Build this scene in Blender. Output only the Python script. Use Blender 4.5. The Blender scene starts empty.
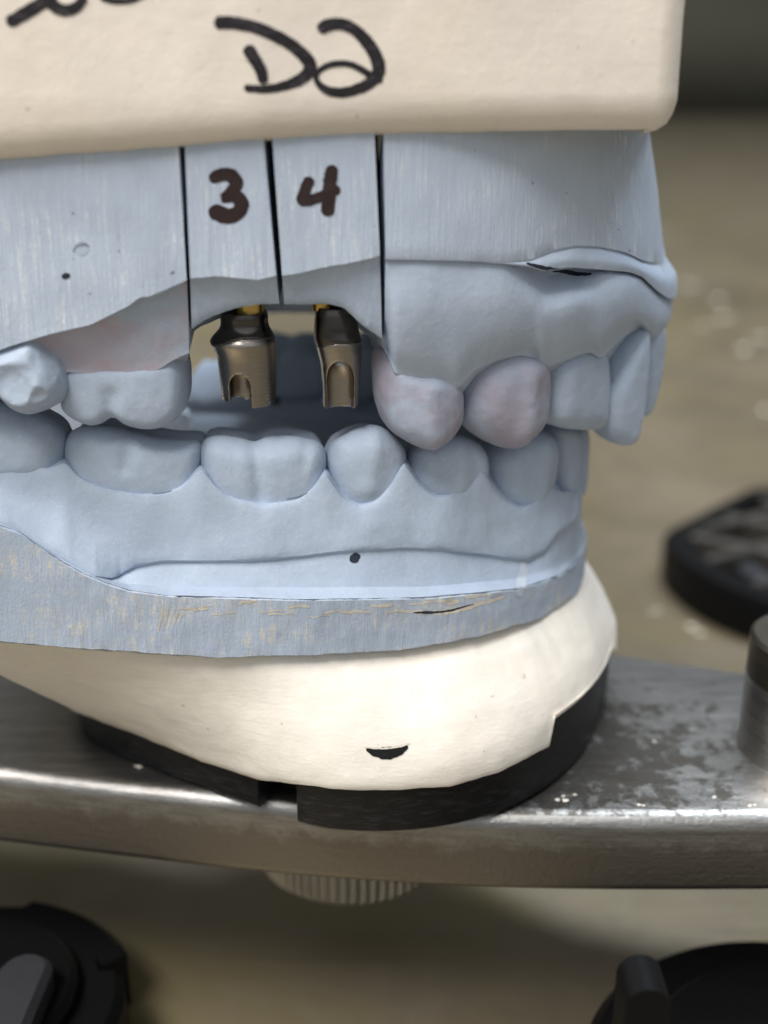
import bpy, bmesh, math, random
import numpy as np
from mathutils import Vector, noise, Matrix
from mathutils.bvhtree import BVHTree

random.seed(4)
S = 0.001                      # everything below is authored in millimetres
scene = bpy.context.scene
C = scene.collection

# ------------------------------------------------------------------ camera, world, lamps, exposure
W, H, F = 768, 1024, 1236.0
CAM = np.array([0.0, -105.0, 38.0])
CF = np.array([0.0, 105.0, -38.0]); CF /= np.linalg.norm(CF)
CU = np.array([0.0, -CF[2], CF[1]])
cam_d = bpy.data.cameras.new('camera')
cam = bpy.data.objects.new('camera', cam_d); C.objects.link(cam)
cam_d.sensor_fit = 'VERTICAL'; cam_d.sensor_height = 24.0; cam_d.sensor_width = 18.0
cam_d.lens = F * 24.0 / H
cam_d.clip_start = 0.005; cam_d.clip_end = 20.0
cam.location = CAM * S
cam.rotation_euler = (math.radians(90) - math.asin(-CF[2]), 0, 0)
cam_d.dof.use_dof = True
cam_d.dof.focus_distance = 0.111
cam_d.dof.aperture_fstop = 11.0
cam_d.dof.aperture_blades = 0
scene.camera = cam

world = bpy.data.worlds.new('World'); scene.world = world
world.use_nodes = True
bg = world.node_tree.nodes['Background']
_nt = world.node_tree
_tc = _nt.nodes.new('ShaderNodeTexCoord'); _sp = _nt.nodes.new('ShaderNodeSeparateXYZ'); _nt.links.new(_tc.outputs['Generated'], _sp.inputs[0])
def _mr(sock, a, b, c, d):
    n = _nt.nodes.new('ShaderNodeMapRange'); n.interpolation_type = 'SMOOTHSTEP'; _nt.links.new(sock, n.inputs[0])
    for i, x in zip((1, 2, 3, 4), (a, b, c, d)): n.inputs[i].default_value = x
    return n.outputs[0]
_ad = _nt.nodes.new('ShaderNodeMath'); _ad.operation = 'ADD'
_nt.links.new(_mr(_sp.outputs[2], 0.35, 0.95, 0.07, 0.42), _ad.inputs[0]); _ml = _nt.nodes.new('ShaderNodeMath'); _ml.operation = 'MULTIPLY'
_nt.links.new(_mr(_sp.outputs[1], -0.1, -0.8, 0.0, 0.66), _ml.inputs[0]); _nt.links.new(_mr(_sp.outputs[2], -0.1, 0.38, 0.22, 1.0), _ml.inputs[1])
_nt.links.new(_ml.outputs[0], _ad.inputs[1])
_nt.links.new(_ad.outputs[0], bg.inputs[1]); bg.inputs[0].default_value = (0.92, 0.96, 1.0, 1)

def area(name, loc, aim, sx, sy, watts, col):
    l = bpy.data.lights.new(name, 'AREA'); l.shape = 'RECTANGLE'
    l.size, l.size_y, l.energy, l.color = sx, sy, watts, col
    o = bpy.data.objects.new(name, l); C.objects.link(o)
    o.location = loc
    o.rotation_euler = (Vector(aim) - Vector(loc)).to_track_quat('-Z', 'Y').to_euler()
    return o
area('ceiling_lamp', (-0.6, -0.45, 1.15), (0, 0, 0), 1.2, 0.35, 32.0, (1.0, 0.97, 0.93))
area('ceiling_lamp', (0.35, 0.5, 1.5), (0, 0, 0), 1.2, 0.35, 38.0, (0.84, 0.92, 1.0))
scene.view_settings.view_transform = 'Standard'
scene.view_settings.look = 'None'
scene.view_settings.exposure = 0.08
scene.view_settings.gamma = 1.0
scene.cycles.max_bounces = 8

# ------------------------------------------------------------------ projection maths (photo row/column <-> millimetres)
SY, SZ = CF[1], CF[2]
def z_at(Y, py):
    a = Y - CAM[1]; k = (512.0 - py) / F
    return CAM[2] + a * (k * SY + SZ) / (SY - k * SZ)
def depth(Y, Z): return (Y - CAM[1]) * SY + (Z - CAM[2]) * SZ
def px_of(X, Y, Z): return 384 + F * X / depth(Y, Z)
def at(px, py, Y):
    Z = z_at(Y, py); return np.array([(px - 384) * depth(Y, Z) / F, Y, Z])
def ray(px, py):
    d = CF + np.array([1, 0, 0]) * (px - 384) / F + CU * (512 - py) / F
    return d / np.linalg.norm(d)
def on_z(px, py, Z):
    d = ray(px, py); t = (Z - CAM[2]) / d[2]; return CAM + t * d

# ------------------------------------------------------------------ materials
def new_mat(name):
    m = bpy.data.materials.new(name); m.use_nodes = True
    nt = m.node_tree; b = nt.nodes['Principled BSDF']
    return m, nt, b
def tex_coord(nt, scale=(1, 1, 1), rot=(0, 0, 0)):
    tc = nt.nodes.new('ShaderNodeTexCoord'); mp = nt.nodes.new('ShaderNodeMapping')
    mp.inputs['Scale'].default_value = [s * 1000 for s in scale]
    mp.inputs['Rotation'].default_value = rot
    nt.links.new(tc.outputs['Object'], mp.inputs[0]); return mp.outputs[0]
def nz(nt, vec, scale, detail=4, rough=0.55, dist=0.0):
    n = nt.nodes.new('ShaderNodeTexNoise'); n.inputs['Scale'].default_value = scale
    n.inputs['Detail'].default_value = detail; n.inputs['Roughness'].default_value = rough
    n.inputs['Distortion'].default_value = dist
    nt.links.new(vec, n.inputs['Vector']); return n.outputs['Fac']
def ramp(nt, fac, stops):
    r = nt.nodes.new('ShaderNodeValToRGB')
    while len(r.color_ramp.elements) < len(stops): r.color_ramp.elements.new(0.5)
    for e, (p, c) in zip(r.color_ramp.elements, stops):
        e.position = p; e.color = (*c, 1) if len(c) == 3 else c
    nt.links.new(fac, r.inputs[0]); return r.outputs[0]
def mix(nt, a, b, fac, mode='MIX'):
    m = nt.nodes.new('ShaderNodeMix'); m.data_type = 'RGBA'; m.blend_type = mode
    for i, v in ((0, fac), (6, a), (7, b)):
        if isinstance(v, (int, float)): m.inputs[i].default_value = v
        elif isinstance(v, tuple): m.inputs[i].default_value = (*v, 1)
        else: nt.links.new(v, m.inputs[i])
    return m.outputs[2]
def mth(nt, op, a, b=0.0):
    m = nt.nodes.new('ShaderNodeMath'); m.operation = op
    for i, v in ((0, a), (1, b)):
        if isinstance(v, (int, float)): m.inputs[i].default_value = v
        else: nt.links.new(v, m.inputs[i])
    return m.outputs[0]
def bump(nt, b, h, strength, dist_mm):
    n = nt.nodes.new('ShaderNodeBump'); n.inputs['Strength'].default_value = strength
    n.inputs['Distance'].default_value = dist_mm * S
    nt.links.new(h, n.inputs['Height']); nt.links.new(n.outputs[0], b.inputs['Normal'])
def setc(nt, b, c):
    if isinstance(c, tuple): b.inputs['Base Color'].default_value = (*c, 1)
    else: nt.links.new(c, b.inputs['Base Color'])
G = (0, 0, 0); ONE = (1, 1, 1)

BLUE = (0.380, 0.447, 0.552)
def stone_gum(name, base=BLUE, pink=0.0, pcol=(0.32, 0.285, 0.35), pscale=0.12, pseed=(0, 0, 0)):
    m, nt, b = new_mat(name)
    v = tex_coord(nt)
    big = nz(nt, v, 0.16, 3); fine = nz(nt, v, 2.2, 5, 0.65); pit = nz(nt, v, 0.9, 2)
    lo = tuple(x * 0.94 for x in base); hi = tuple(min(1, x * 1.05) for x in base)
    c = mix(nt, lo, hi, ramp(nt, big, [(0.35, G), (0.66, ONE)]))
    c = mix(nt, c, tuple(x * 0.86 for x in base), ramp(nt, fine, [(0.52, G), (0.75, (0.5, 0.5, 0.5))]))
    c = mix(nt, c, (0.60, 0.64, 0.69), ramp(nt, nz(nt, v, 5.5, 2), [(0.62, G), (0.74, (0.45, 0.45, 0.45))]))
    c = mix(nt, c, (0.62, 0.65, 0.69), mth(nt, 'MULTIPLY', ramp(nt, nz(nt, v, 0.55, 6, 0.72, 0.8), [(0.52, G), (0.70, ONE)]), 0.16))
    if pink:
        mp = nt.nodes.new('ShaderNodeMapping'); mp.inputs['Location'].default_value = pseed
        nt.links.new(v, mp.inputs[0])
        c = mix(nt, c, pcol, mth(nt, 'MULTIPLY', ramp(nt, nz(nt, mp.outputs[0], pscale, 3, 0.6, 0.6), [(0.36, G), (0.62, ONE)]), pink))
    setc(nt, b, c)
    b.inputs['Roughness'].default_value = 0.62; b.inputs['Specular IOR Level'].default_value = 0.32
    h = mth(nt, 'ADD', mth(nt, 'MULTIPLY', pit, 0.6), mth(nt, 'MULTIPLY', fine, 0.4))
    h = mth(nt, 'ADD', h, mth(nt, 'MULTIPLY', nz(nt, v, 7.0, 3, 0.7), 0.22))
    bump(nt, b, h, 0.55, 0.15)
    return m
def stone_trim(name, base=BLUE, streak=0.6, cream=0.0, lean=0.0, zs=1.0):
    """trimmed stone: vertical grinding scratches filled with pale dust, pits"""
    m, nt, b = new_mat(name)
    v = tex_coord(nt)
    vs = tex_coord(nt, (1.9, 0.6, 0.13 * zs), (0, lean, 0)); vl = tex_coord(nt, (4.5, 1.0, 0.22 * zs), (0, lean, 0))
    big = nz(nt, v, 0.10, 3); s1 = nz(nt, vs, 1.0, 5, 0.7); s2 = nz(nt, vl, 1.0, 4, 0.7); fine = nz(nt, v, 3.0, 4, 0.7)
    c = mix(nt, tuple(x * 0.90 for x in base), tuple(x * 1.08 for x in base), ramp(nt, big, [(0.3, G), (0.7, ONE)]))
    msk = mth(nt, 'MULTIPLY', ramp(nt, s2, [(0.50, G), (0.66, ONE)]), ramp(nt, nz(nt, v, 0.16, 3, 0.6), [(0.43, G), (0.60, ONE)]))
    msk = mth(nt, 'MULTIPLY', msk, ramp(nt, fine, [(0.36, G), (0.56, ONE)]))
    c = mix(nt, c, (0.74, 0.75, 0.76), mth(nt, 'MULTIPLY', msk, streak))
    if cream:
        mc = mth(nt, 'MULTIPLY', ramp(nt, s1, [(0.46, G), (0.62, ONE)]), ramp(nt, nz(nt, tex_coord(nt, (0.07, 0.07, 0.45)), 1.0, 3, 0.6), [(0.44, G), (0.58, ONE)]))
        c = mix(nt, c, (0.62, 0.56, 0.46), mth(nt, 'MULTIPLY', mth(nt, 'MULTIPLY', mc, ramp(nt, fine, [(0.35, G), (0.6, ONE)])), cream))
    c = mix(nt, c, (0.12, 0.14, 0.20), ramp(nt, nz(nt, v, 1.25, 1), [(0.775, G), (0.80, (0.8, 0.8, 0.8))]))
    setc(nt, b, c)
    b.inputs['Roughness'].default_value = 0.6; b.inputs['Specular IOR Level'].default_value = 0.32
    h = mth(nt, 'ADD', mth(nt, 'MULTIPLY', s2, 0.7), mth(nt, 'MULTIPLY', fine, 0.4))
    bump(nt, b, h, 0.55, 0.22)
    return m
def plaster(name, base, scrape=0.7):
    m, nt, b = new_mat(name)
    v = tex_coord(nt); vd = tex_coord(nt, (0.25, 0.25, 1.6), (0, 0.5, 0))
    c = mix(nt, tuple(x * 0.93 for x in base), tuple(min(0.92, x * 1.05) for x in base), ramp(nt, nz(nt, v, 0.09, 4, 0.6), [(0.32, G), (0.68, ONE)]))
    c = mix(nt, c, (base[0] * 0.95, base[1] * 0.91, base[2] * 0.85), mth(nt, 'MULTIPLY', ramp(nt, nz(nt, v, 0.05, 2), [(0.5, G), (0.75, ONE)]), 0.6))
    c = mix(nt, c, (0.42, 0.37, 0.30), ramp(nt, nz(nt, v, 1.1, 1), [(0.755, G), (0.79, (0.6, 0.6, 0.6))]))
    c = mix(nt, c, tuple(x * 0.86 for x in base), mth(nt, 'MULTIPLY', ramp(nt, nz(nt, v, 0.45, 6, 0.75, 0.6), [(0.50, G), (0.72, ONE)]), 0.45))
    c = mix(nt, c, (0.84, 0.80, 0.74), ramp(nt, nz(nt, vd, 1.0, 4, 0.7), [(0.58, G), (0.78, (scrape, scrape, scrape))]))
    setc(nt, b, c)
    b.inputs['Roughness'].default_value = 0.5; b.inputs['Specular IOR Level'].default_value = 0.4
    h = mth(nt, 'ADD', mth(nt, 'MULTIPLY', nz(nt, vd, 1.0, 4, 0.7), 0.5 * scrape), mth(nt, 'MULTIPLY', nz(nt, v, 0.5, 4), 0.6))
    h = mth(nt, 'ADD', h, mth(nt, 'MULTIPLY', nz(nt, v, 3.2, 4, 0.7), 0.25))
    bump(nt, b, h, 0.5, 0.24)
    return m
def metal(name, col, rough, scale=(0.1, 2, 2), bstr=0.15, var=0.25, bdist=0.05):
    m, nt, b = new_mat(name)
    v = tex_coord(nt); vs = tex_coord(nt, scale)
    s = nz(nt, vs, 1.0, 5, 0.7); blot = nz(nt, v, 0.12, 5, 0.65)
    setc(nt, b, mix(nt, tuple(x * (1 - var) for x in col), tuple(min(1, x * (1 + var)) for x in col), ramp(nt, mth(nt, 'ADD', mth(nt, 'MULTIPLY', s, 0.5), mth(nt, 'MULTIPLY', blot, 0.5)), [(0.35, G), (0.65, ONE)])))
    b.inputs['Metallic'].default_value = 1.0
    r = nt.nodes.new('ShaderNodeMapRange'); nt.links.new(s, r.inputs[0])
    r.inputs[3].default_value = rough * 0.7; r.inputs[4].default_value = rough * 1.35
    nt.links.new(r.outputs[0], b.inputs['Roughness'])
    bump(nt, b, s, bstr, bdist)
    return m
def plastic(name, col, rough, spec=0.4, scratch=0.0, scale=(0.2, 3, 3), rot=(0, 0, 0)):
    m, nt, b = new_mat(name)
    v = tex_coord(nt); vs = tex_coord(nt, scale, rot)
    s = nz(nt, vs, 1.0, 5, 0.75)
    c = mix(nt, col, tuple(x * 4 + 0.03 for x in col), mth(nt, 'MULTIPLY', ramp(nt, s, [(0.52, G), (0.68, ONE)]), scratch))
    setc(nt, b, c)
    b.inputs['Roughness'].default_value = rough; b.inputs['Specular IOR Level'].default_value = spec
    bump(nt, b, mth(nt, 'ADD', mth(nt, 'MULTIPLY', s, 0.6), mth(nt, 'MULTIPLY', nz(nt, v, 1.2, 4), 0.4)), 0.35, 0.15)
    return m

M = {}
M['gum'] = stone_gum('blue_stone')
M['gum_up'] = stone_gum('pale_blue_stone', (0.42, 0.49, 0.605))  # a paler blue than the other gum stone
M['gum_pink'] = stone_gum('blue_stone_stained', pink=0.9, pscale=0.11, pseed=(3, 1, 2), pcol=(0.42, 0.335, 0.385))
M['tooth_pink'] = stone_gum('pink_grey_stone', pink=0.85, pscale=0.13, pseed=(7, 3, 1))
M['trim'] = stone_trim('trimmed_blue_stone', (0.435, 0.502, 0.605), streak=0.8)
M['trim_low'] = stone_trim('trimmed_blue_stone_dusty', tuple(x * 0.98 for x in BLUE), 0.22, cream=1.0, lean=0.12, zs=2.6)
M['cream_up'] = plaster('cream_plaster', (0.79, 0.715, 0.635), 0.25)
M['cream_low'] = plaster('ivory_plaster', (0.75, 0.70, 0.63))
M['ink'] = plastic('marker_ink', (0.016, 0.013, 0.016), 0.5, 0.3, 0.95, (0.7, 0.7, 2.6), (0, 0.6, 0))
M['ink_brown'] = plastic('brown_marker_ink', (0.028, 0.017, 0.017), 0.6, 0.2, 0.15)
M['black'] = plastic('black_plastic', (0.004, 0.004, 0.005), 0.4, 0.3, 0.55, (0.5, 0.5, 5.0), (0.0, 0.35, 0.3))
M['black_soft'] = plastic('matt_black_plastic', (0.003, 0.003, 0.0035), 0.45, 0.12, 0.03)
M['rib'] = plastic('brown_black_plastic', (0.03, 0.027, 0.023), 0.55, 0.3, 0.1)  # ribs lighter and browner than the rest of the plate
M['grey_plastic'] = plastic('worn_grey_plastic', (0.020, 0.021, 0.025), 0.5, 0.3, 0.1)
M['bronze'] = metal('bronze_titanium', (0.33, 0.30, 0.265), 0.15, (0.25, 0.25, 13), 0.6, 0.12, 0.04)
M['neck'] = metal('dark_titanium', (0.10, 0.09, 0.082), 0.2, (0.4, 0.4, 5), 0.2, 0.25, 0.03)
M['gold'] = metal('gold_anodised', (0.62, 0.42, 0.12), 0.25, (0.4, 0.4, 5), 0.1, 0.1, 0.03)
M['knob'] = metal('knob_aluminium', (0.29, 0.29, 0.295), 0.42, (1, 1, 0.2), 0.2, 0.15)
M['post'] = metal('turned_steel', (0.60, 0.59, 0.57), 0.28, (0.05, 0.05, 4), 0.2, 0.15)
M['post_dark'] = metal('brown_steel', (0.13, 0.115, 0.095), 0.4, (0.05, 0.05, 4), 0.2, 0.15)

def mat_bar():
    m, nt, b = new_mat('worn_plated_steel')
    v = tex_coord(nt); vs = tex_coord(nt, (0.15, 1.0, 2.2), (0, 0.25, 0))
    s = nz(nt, vs, 1.0, 6, 0.75); patch = nz(nt, v, 0.34, 9, 0.78, 0.4); fine = nz(nt, v, 1.6, 5, 0.7)
    sep = nt.nodes.new('ShaderNodeSeparateXYZ'); tc = nt.nodes.new('ShaderNodeTexCoord')
    nt.links.new(tc.outputs['Object'], sep.inputs[0])
    # plating worn off round the mounting plate, to its right
    dx = mth(nt, 'SUBTRACT', sep.outputs[0], 0.021); dy = mth(nt, 'ADD', sep.outputs[1], 0.006)
    dd = mth(nt, 'SQRT', mth(nt, 'ADD', mth(nt, 'MULTIPLY', dx, dx), mth(nt, 'MULTIPLY', dy, dy)))
    mr = nt.nodes.new('ShaderNodeMapRange'); nt.links.new(dd, mr.inputs[0])
    for i, x in zip((1, 2, 3, 4), (0.004, 0.028, 0.11, -0.17)): mr.inputs[i].default_value = x
    worn = ramp(nt, mth(nt, 'ADD', patch, mr.outputs[0]), [(0.50, G), (0.545, ONE)])
    worn = mth(nt, 'MULTIPLY', worn, mth(nt, 'GREATER_THAN', sep.outputs[2], -0.0003))
    base = mix(nt, (0.18, 0.175, 0.168), (0.30, 0.292, 0.28), ramp(nt, s, [(0.35, G), (0.65, ONE)]))
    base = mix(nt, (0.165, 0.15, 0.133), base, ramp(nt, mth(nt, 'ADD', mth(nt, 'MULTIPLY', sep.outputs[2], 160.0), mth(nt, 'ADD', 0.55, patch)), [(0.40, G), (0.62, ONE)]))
    c = mix(nt, base, (0.07, 0.062, 0.052), mth(nt, 'MULTIPLY', worn, 0.9))
    c = mix(nt, c, (0.12, 0.105, 0.09), ramp(nt, fine, [(0.60, G), (0.72, (0.7, 0.7, 0.7))]))
    setc(nt, b, c); b.inputs['Metallic'].default_value = 0.9
    r = nt.nodes.new('ShaderNodeMapRange'); nt.links.new(mth(nt, 'ADD', mth(nt, 'MULTIPLY', worn, 0.3), mth(nt, 'MULTIPLY', s, 0.7)), r.inputs[0])
    r.inputs[3].default_value = 0.22; r.inputs[4].default_value = 0.46
    nt.links.new(r.outputs[0], b.inputs['Roughness'])
    bump(nt, b, mth(nt, 'ADD', mth(nt, 'MULTIPLY', s, 0.6), mth(nt, 'MULTIPLY', fine, 0.9)), 0.6, 0.14)
    return m
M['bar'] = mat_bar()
def mat_bench():
    m, nt, b = new_mat('stained_steel_painted_reflections')
    v = tex_coord(nt); vs = tex_coord(nt, (0.02, 0.5, 1), (0, 0, 0.5))
    s = nz(nt, vs, 1.0, 5, 0.7); big = nz(nt, v, 0.016, 6, 0.68); sm = nz(nt, v, 0.07, 6, 0.7)
    c = mix(nt, (0.140, 0.115, 0.075), (0.235, 0.196, 0.138), ramp(nt, big, [(0.35, G), (0.65, ONE)]))
    c = mix(nt, c, (0.27, 0.245, 0.19), ramp(nt, sm, [(0.56, G), (0.74, (0.5, 0.5, 0.5))]))
    c = mix(nt, c, (0.10, 0.088, 0.068), ramp(nt, s, [(0.56, G), (0.72, (0.5, 0.5, 0.5))]))
    c = mix(nt, c, (0.20, 0.165, 0.075), mth(nt, 'MULTIPLY', ramp(nt, nz(nt, v, 0.022, 5, 0.65, 0.5), [(0.48, G), (0.66, ONE)]), 0.6))  # warm reflections painted in as yellow-olive blotches
    setc(nt, b, c); b.inputs['Metallic'].default_value = 0.5
    b.inputs['Roughness'].default_value = 0.38
    bump(nt, b, mth(nt, 'ADD', s, sm), 0.2, 0.3)
    return m
M['bench'] = mat_bench()
M['backsplash'] = metal('dull_steel_backsplash', (0.085, 0.08, 0.06), 0.5, (0.02, 0.02, 0.1), 0.1, 0.3)
M['scraped'] = plaster('scraped_plaster_smear', (0.53, 0.50, 0.44))
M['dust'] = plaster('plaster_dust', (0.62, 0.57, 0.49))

# ------------------------------------------------------------------ object helpers
def tag(o, label=None, cat=None, group=None, kind=None):
    if label: o['label'] = label
    if cat: o['category'] = cat
    if group: o['group'] = group
    if kind: o['kind'] = kind
    return o
def thing(name, loc, label, cat, group=None):
    o = bpy.data.objects.new(name, None); C.objects.link(o)
    o.empty_display_size = 0.01
    o.location = Vector(loc) * S
    return tag(o, label, cat, group)
def mesh_obj(name, verts, faces, mat, parent=None, smooth=True, angle=42, loc=None):
    """verts in world millimetres; the object's origin is its parent's origin, or loc"""
    org = np.array(loc if loc is not None else (np.array(parent.location) / S if parent is not None and parent.parent is None else
                   (np.array(parent.parent.location) / S if parent is not None else (0, 0, 0))), float)
    me = bpy.data.meshes.new(name)
    V = (np.asarray(verts, float) - org) * S
    me.from_pydata(V.tolist(), [], [list(map(int, f)) for f in faces]); me.update()
    bm = bmesh.new(); bm.from_mesh(me)
    bmesh.ops.remove_doubles(bm, verts=bm.verts, dist=1e-7)
    bmesh.ops.recalc_face_normals(bm, faces=bm.faces)
    ca = math.radians(angle)
    for f in bm.faces: f.smooth = smooth
    for e in bm.edges:
        if len(e.link_faces) == 2 and e.calc_face_angle(0) > ca: e.smooth = False
    bm.to_mesh(me); bm.free()
    me.materials.append(mat)
    o = bpy.data.objects.new(name, me); C.objects.link(o)
    if parent is not None:
        o.parent = parent
        if parent.parent is not None: pass
    else: o.location = Vector(org) * S
    return o

def grid_faces(nr, nc, close=False):
    f = []
    for i in range(nr - 1):
        for j in range(nc - 1):
            f.append((i * nc + j, i * nc + j + 1, (i + 1) * nc + j + 1, (i + 1) * nc + j))
        if close: f.append((i * nc + nc - 1, i * nc, (i + 1) * nc, (i + 1) * nc + nc - 1))
    return f

def smooth1(a, s):
    if s <= 0: return a
    n = int(3 * s) + 1; k = np.exp(-0.5 * (np.arange(-n, n + 1) / s) ** 2); k /= k.sum()
    return np.convolve(np.pad(a, n, mode='edge'), k, 'valid')

# plan curves: anterior is +X, the patient's right side faces -Y, the midline lies at Y = YM
YM = 27.0
class Curve:
    def __init__(self, pts, n=900):
        p = np.array(pts, float)
        t = np.r_[0, np.cumsum(np.hypot(*np.diff(p, axis=0).T))]
        u = np.linspace(0, t[-1], n)
        q = np.stack([np.interp(u, t, p[:, k]) for k in (0, 1)], 1)
        for k in (0, 1): q[:, k] = smooth1(np.r_[q[:, k]], 22)
        q[0], q[-1] = p[0], p[-1]
        tg = np.gradient(q, axis=0); tg /= np.linalg.norm(tg, axis=1)[:, None]
        # tangent runs posterior -> anterior -> midline; outward normal is on its right
        nrm = np.stack([tg[:, 1], -tg[:, 0]], 1)
        nrm[-1] = (1, 0)
        self.q, self.t, self.n, self.N = q, tg, nrm, n
    def solve(self, px, py, off):
        """index (float) on the curve whose offset point shows at column px when set at row py"""
        P = self.q + off * self.n
        Z = z_at(P[:, 1], py); c = px_of(P[:, 0], P[:, 1], Z)
        top = int(np.argmax(c)) + 1
        return float(np.interp(px, c[:top], np.arange(top)))
    def pt(self, s, off):
        i = np.arange(self.N)
        b = np.array([np.interp(s, i, self.q[:, 0]), np.interp(s, i, self.q[:, 1])])
        n = np.array([np.interp(s, i, self.n[:, 0]), np.interp(s, i, self.n[:, 1])])
        return b + off * n / np.linalg.norm(n), n
UP = Curve([(-75, -2.0), (-34, -1.5), (-12, -1), (0, -0.3), (7, 1.5), (13, 4.5), (18, 8.3), (23, 12.8), (26.2, 18), (28.4, 23), (29.6, 27)])
LO = Curve([(-75, 0), (-34, 0.2), (-25, 0.5), (-12, 1.0), (-3, 2.2), (5, 4.4), (11, 7.6), (16, 11.5), (19.8, 17), (21.4, 22.5), (21.7, 27)])

def poly(keys, sm=0):
    k = np.array(keys, float)
    if sm:
        g = np.arange(-230.0, 720.0, 1.0); v = smooth1(np.interp(g, k[:, 0], k[:, 1]), sm)
        return lambda x: np.interp(x, g, v)
    return lambda x: np.interp(x, k[:, 0], k[:, 1])

def hermite_rows(K, sharp, sub):
    """K: rows x stations x 3 key points -> dense rows; tangents break at sharp rows"""
    n = len(K); T0 = np.zeros_like(K); T1 = np.zeros_like(K)
    for i in range(n):
        a = K[i] - K[i - 1] if i > 0 else K[1] - K[0]
        b = K[i + 1] - K[i] if i < n - 1 else K[i] - K[i - 1]
        if sharp[i] or i in (0, n - 1): T0[i], T1[i] = a, b
        else: T0[i] = T1[i] = 0.5 * (a + b)
    out = []
    for i in range(n - 1):
        for k in range(sub[i]):
            t = k / sub[i]; h = (2*t**3 - 3*t**2 + 1, t**3 - 2*t**2 + t, -2*t**3 + 3*t**2, t**3 - t**2)
            out.append(h[0] * K[i] + h[1] * T1[i] + h[2] * K[i + 1] + h[3] * T0[i + 1])
    out.append(K[-1]); return np.array(out)

def rough(P, amp, scale, seed=0.0, amp2=0.0, scale2=1.0):
    """displace a rows x cols x 3 grid along its normals with fractal noise"""
    du = np.gradient(P, axis=1); dv = np.gradient(P, axis=0)
    N = np.cross(du, dv); N /= np.maximum(np.linalg.norm(N, axis=2)[:, :, None], 1e-9)
    for i in range(P.shape[0]):
        for j in range(P.shape[1]):
            v = Vector(P[i, j])
            d = amp * noise.fractal(v * scale + Vector((seed, seed, seed)), 1.0, 2.0, 3)
            if amp2: d += amp2 * noise.fractal(v * scale2 + Vector((seed + 9, 0, 0)), 1.0, 2.0, 3)
            P[i, j] += N[i, j] * d
    return P

def loft(cv, rows, pxs, left=None, right=None, front=0, sub=None, jx=None, amp=0.0, scale=0.3, amp2=0.0, scale2=1.0, seed=0.0):
    """rows: dicts  py(px)->row  or z ; off(px) outward mm ; sharp ; zmid (height at the midline) ; med (blend to the midline axis)
    pxs: station columns 0..1 between left(py) and right(py), or absolute columns when left is None"""
    nfront = front
    K = []
    for r in rows:
        line = []; s_last = None; z_last = None
        offf = r['off'] if callable(r['off']) else (lambda x, o=r['off']: o)
        for u in pxs:
            px = u
            if left is not None:
                py0 = r['py'](0.5 * (left[0][0] + right[0][0])) if 'py' in r else r.get('pyn', 330)
                for _ in range(2):
                    l = np.interp(py0, left[1], left[0]); rr = np.interp(py0, right[1], right[0])
                    px = l + (rr - l) * u
                    py0 = r['py'](px) if 'py' in r else r.get('pyn', 330)
            if 'py' in r:
                py = float(r['py'](px)); off = float(offf(px))
                s = cv.solve(px, py, off); p, n = cv.pt(s, off); z = z_at(p[1], py)
            else:
                s = cv.solve(px, r.get('pyn', 330), 0.0); p, n = cv.pt(s, float(offf(px))); z = r['z'] if not callable(r['z']) else r['z'](px)
            if 'med' in r:
                q = np.array([min(p[0], 8.0), YM]); p = p + (q - p) * r['med']
            line.append((p[0], p[1], z)); s_last, z_last, px_last = s, z, px
        for k in range(1, nfront + 1):
            t = k / nfront; s = s_last + (cv.N - 1 - s_last) * t
            off = r.get('offmid', float(offf(600))); off = float(offf(px_last)) * (1 - t) + off * t
            p, n = cv.pt(s, off); z = z_last + (r.get('zmid', z_last) - z_last) * (1 - (1 - t) ** 2)
            if 'med' in r:
                q = np.array([min(p[0], 8.0), YM]); p = p + (q - p) * r['med']
            if k == nfront: p[1] = YM
            line.append((p[0], p[1], z))
        K.append(line)
    K = np.array(K)
    P = hermite_rows(K, [r.get('sharp', False) for r in rows], sub or [r.get('sub', 3) for r in rows[:-1]])
    if amp: P = rough(P, amp, scale, seed, amp2, scale2)
    if nfront: P[:, -1, 1] = YM
    return P

def mirror_grid(P):
    Q = P.copy(); Q[:, :, 1] = 2 * YM - Q[:, :, 1]; return Q[:, ::-1]
def grid_mesh(P, cap0=False, cap1=False, ring=False):
    nr, nc = P.shape[:2]; V = P.reshape(-1, 3); f = grid_faces(nr, nc)
    if ring:
        for j in range(nc - 1): f.append(((nr - 1) * nc + j, (nr - 1) * nc + j + 1, j + 1, j))
    if cap0: f.append([i * nc for i in range(nr)])
    if cap1: f.append([i * nc + nc - 1 for i in range(nr)][::-1])
    return V, f

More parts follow.
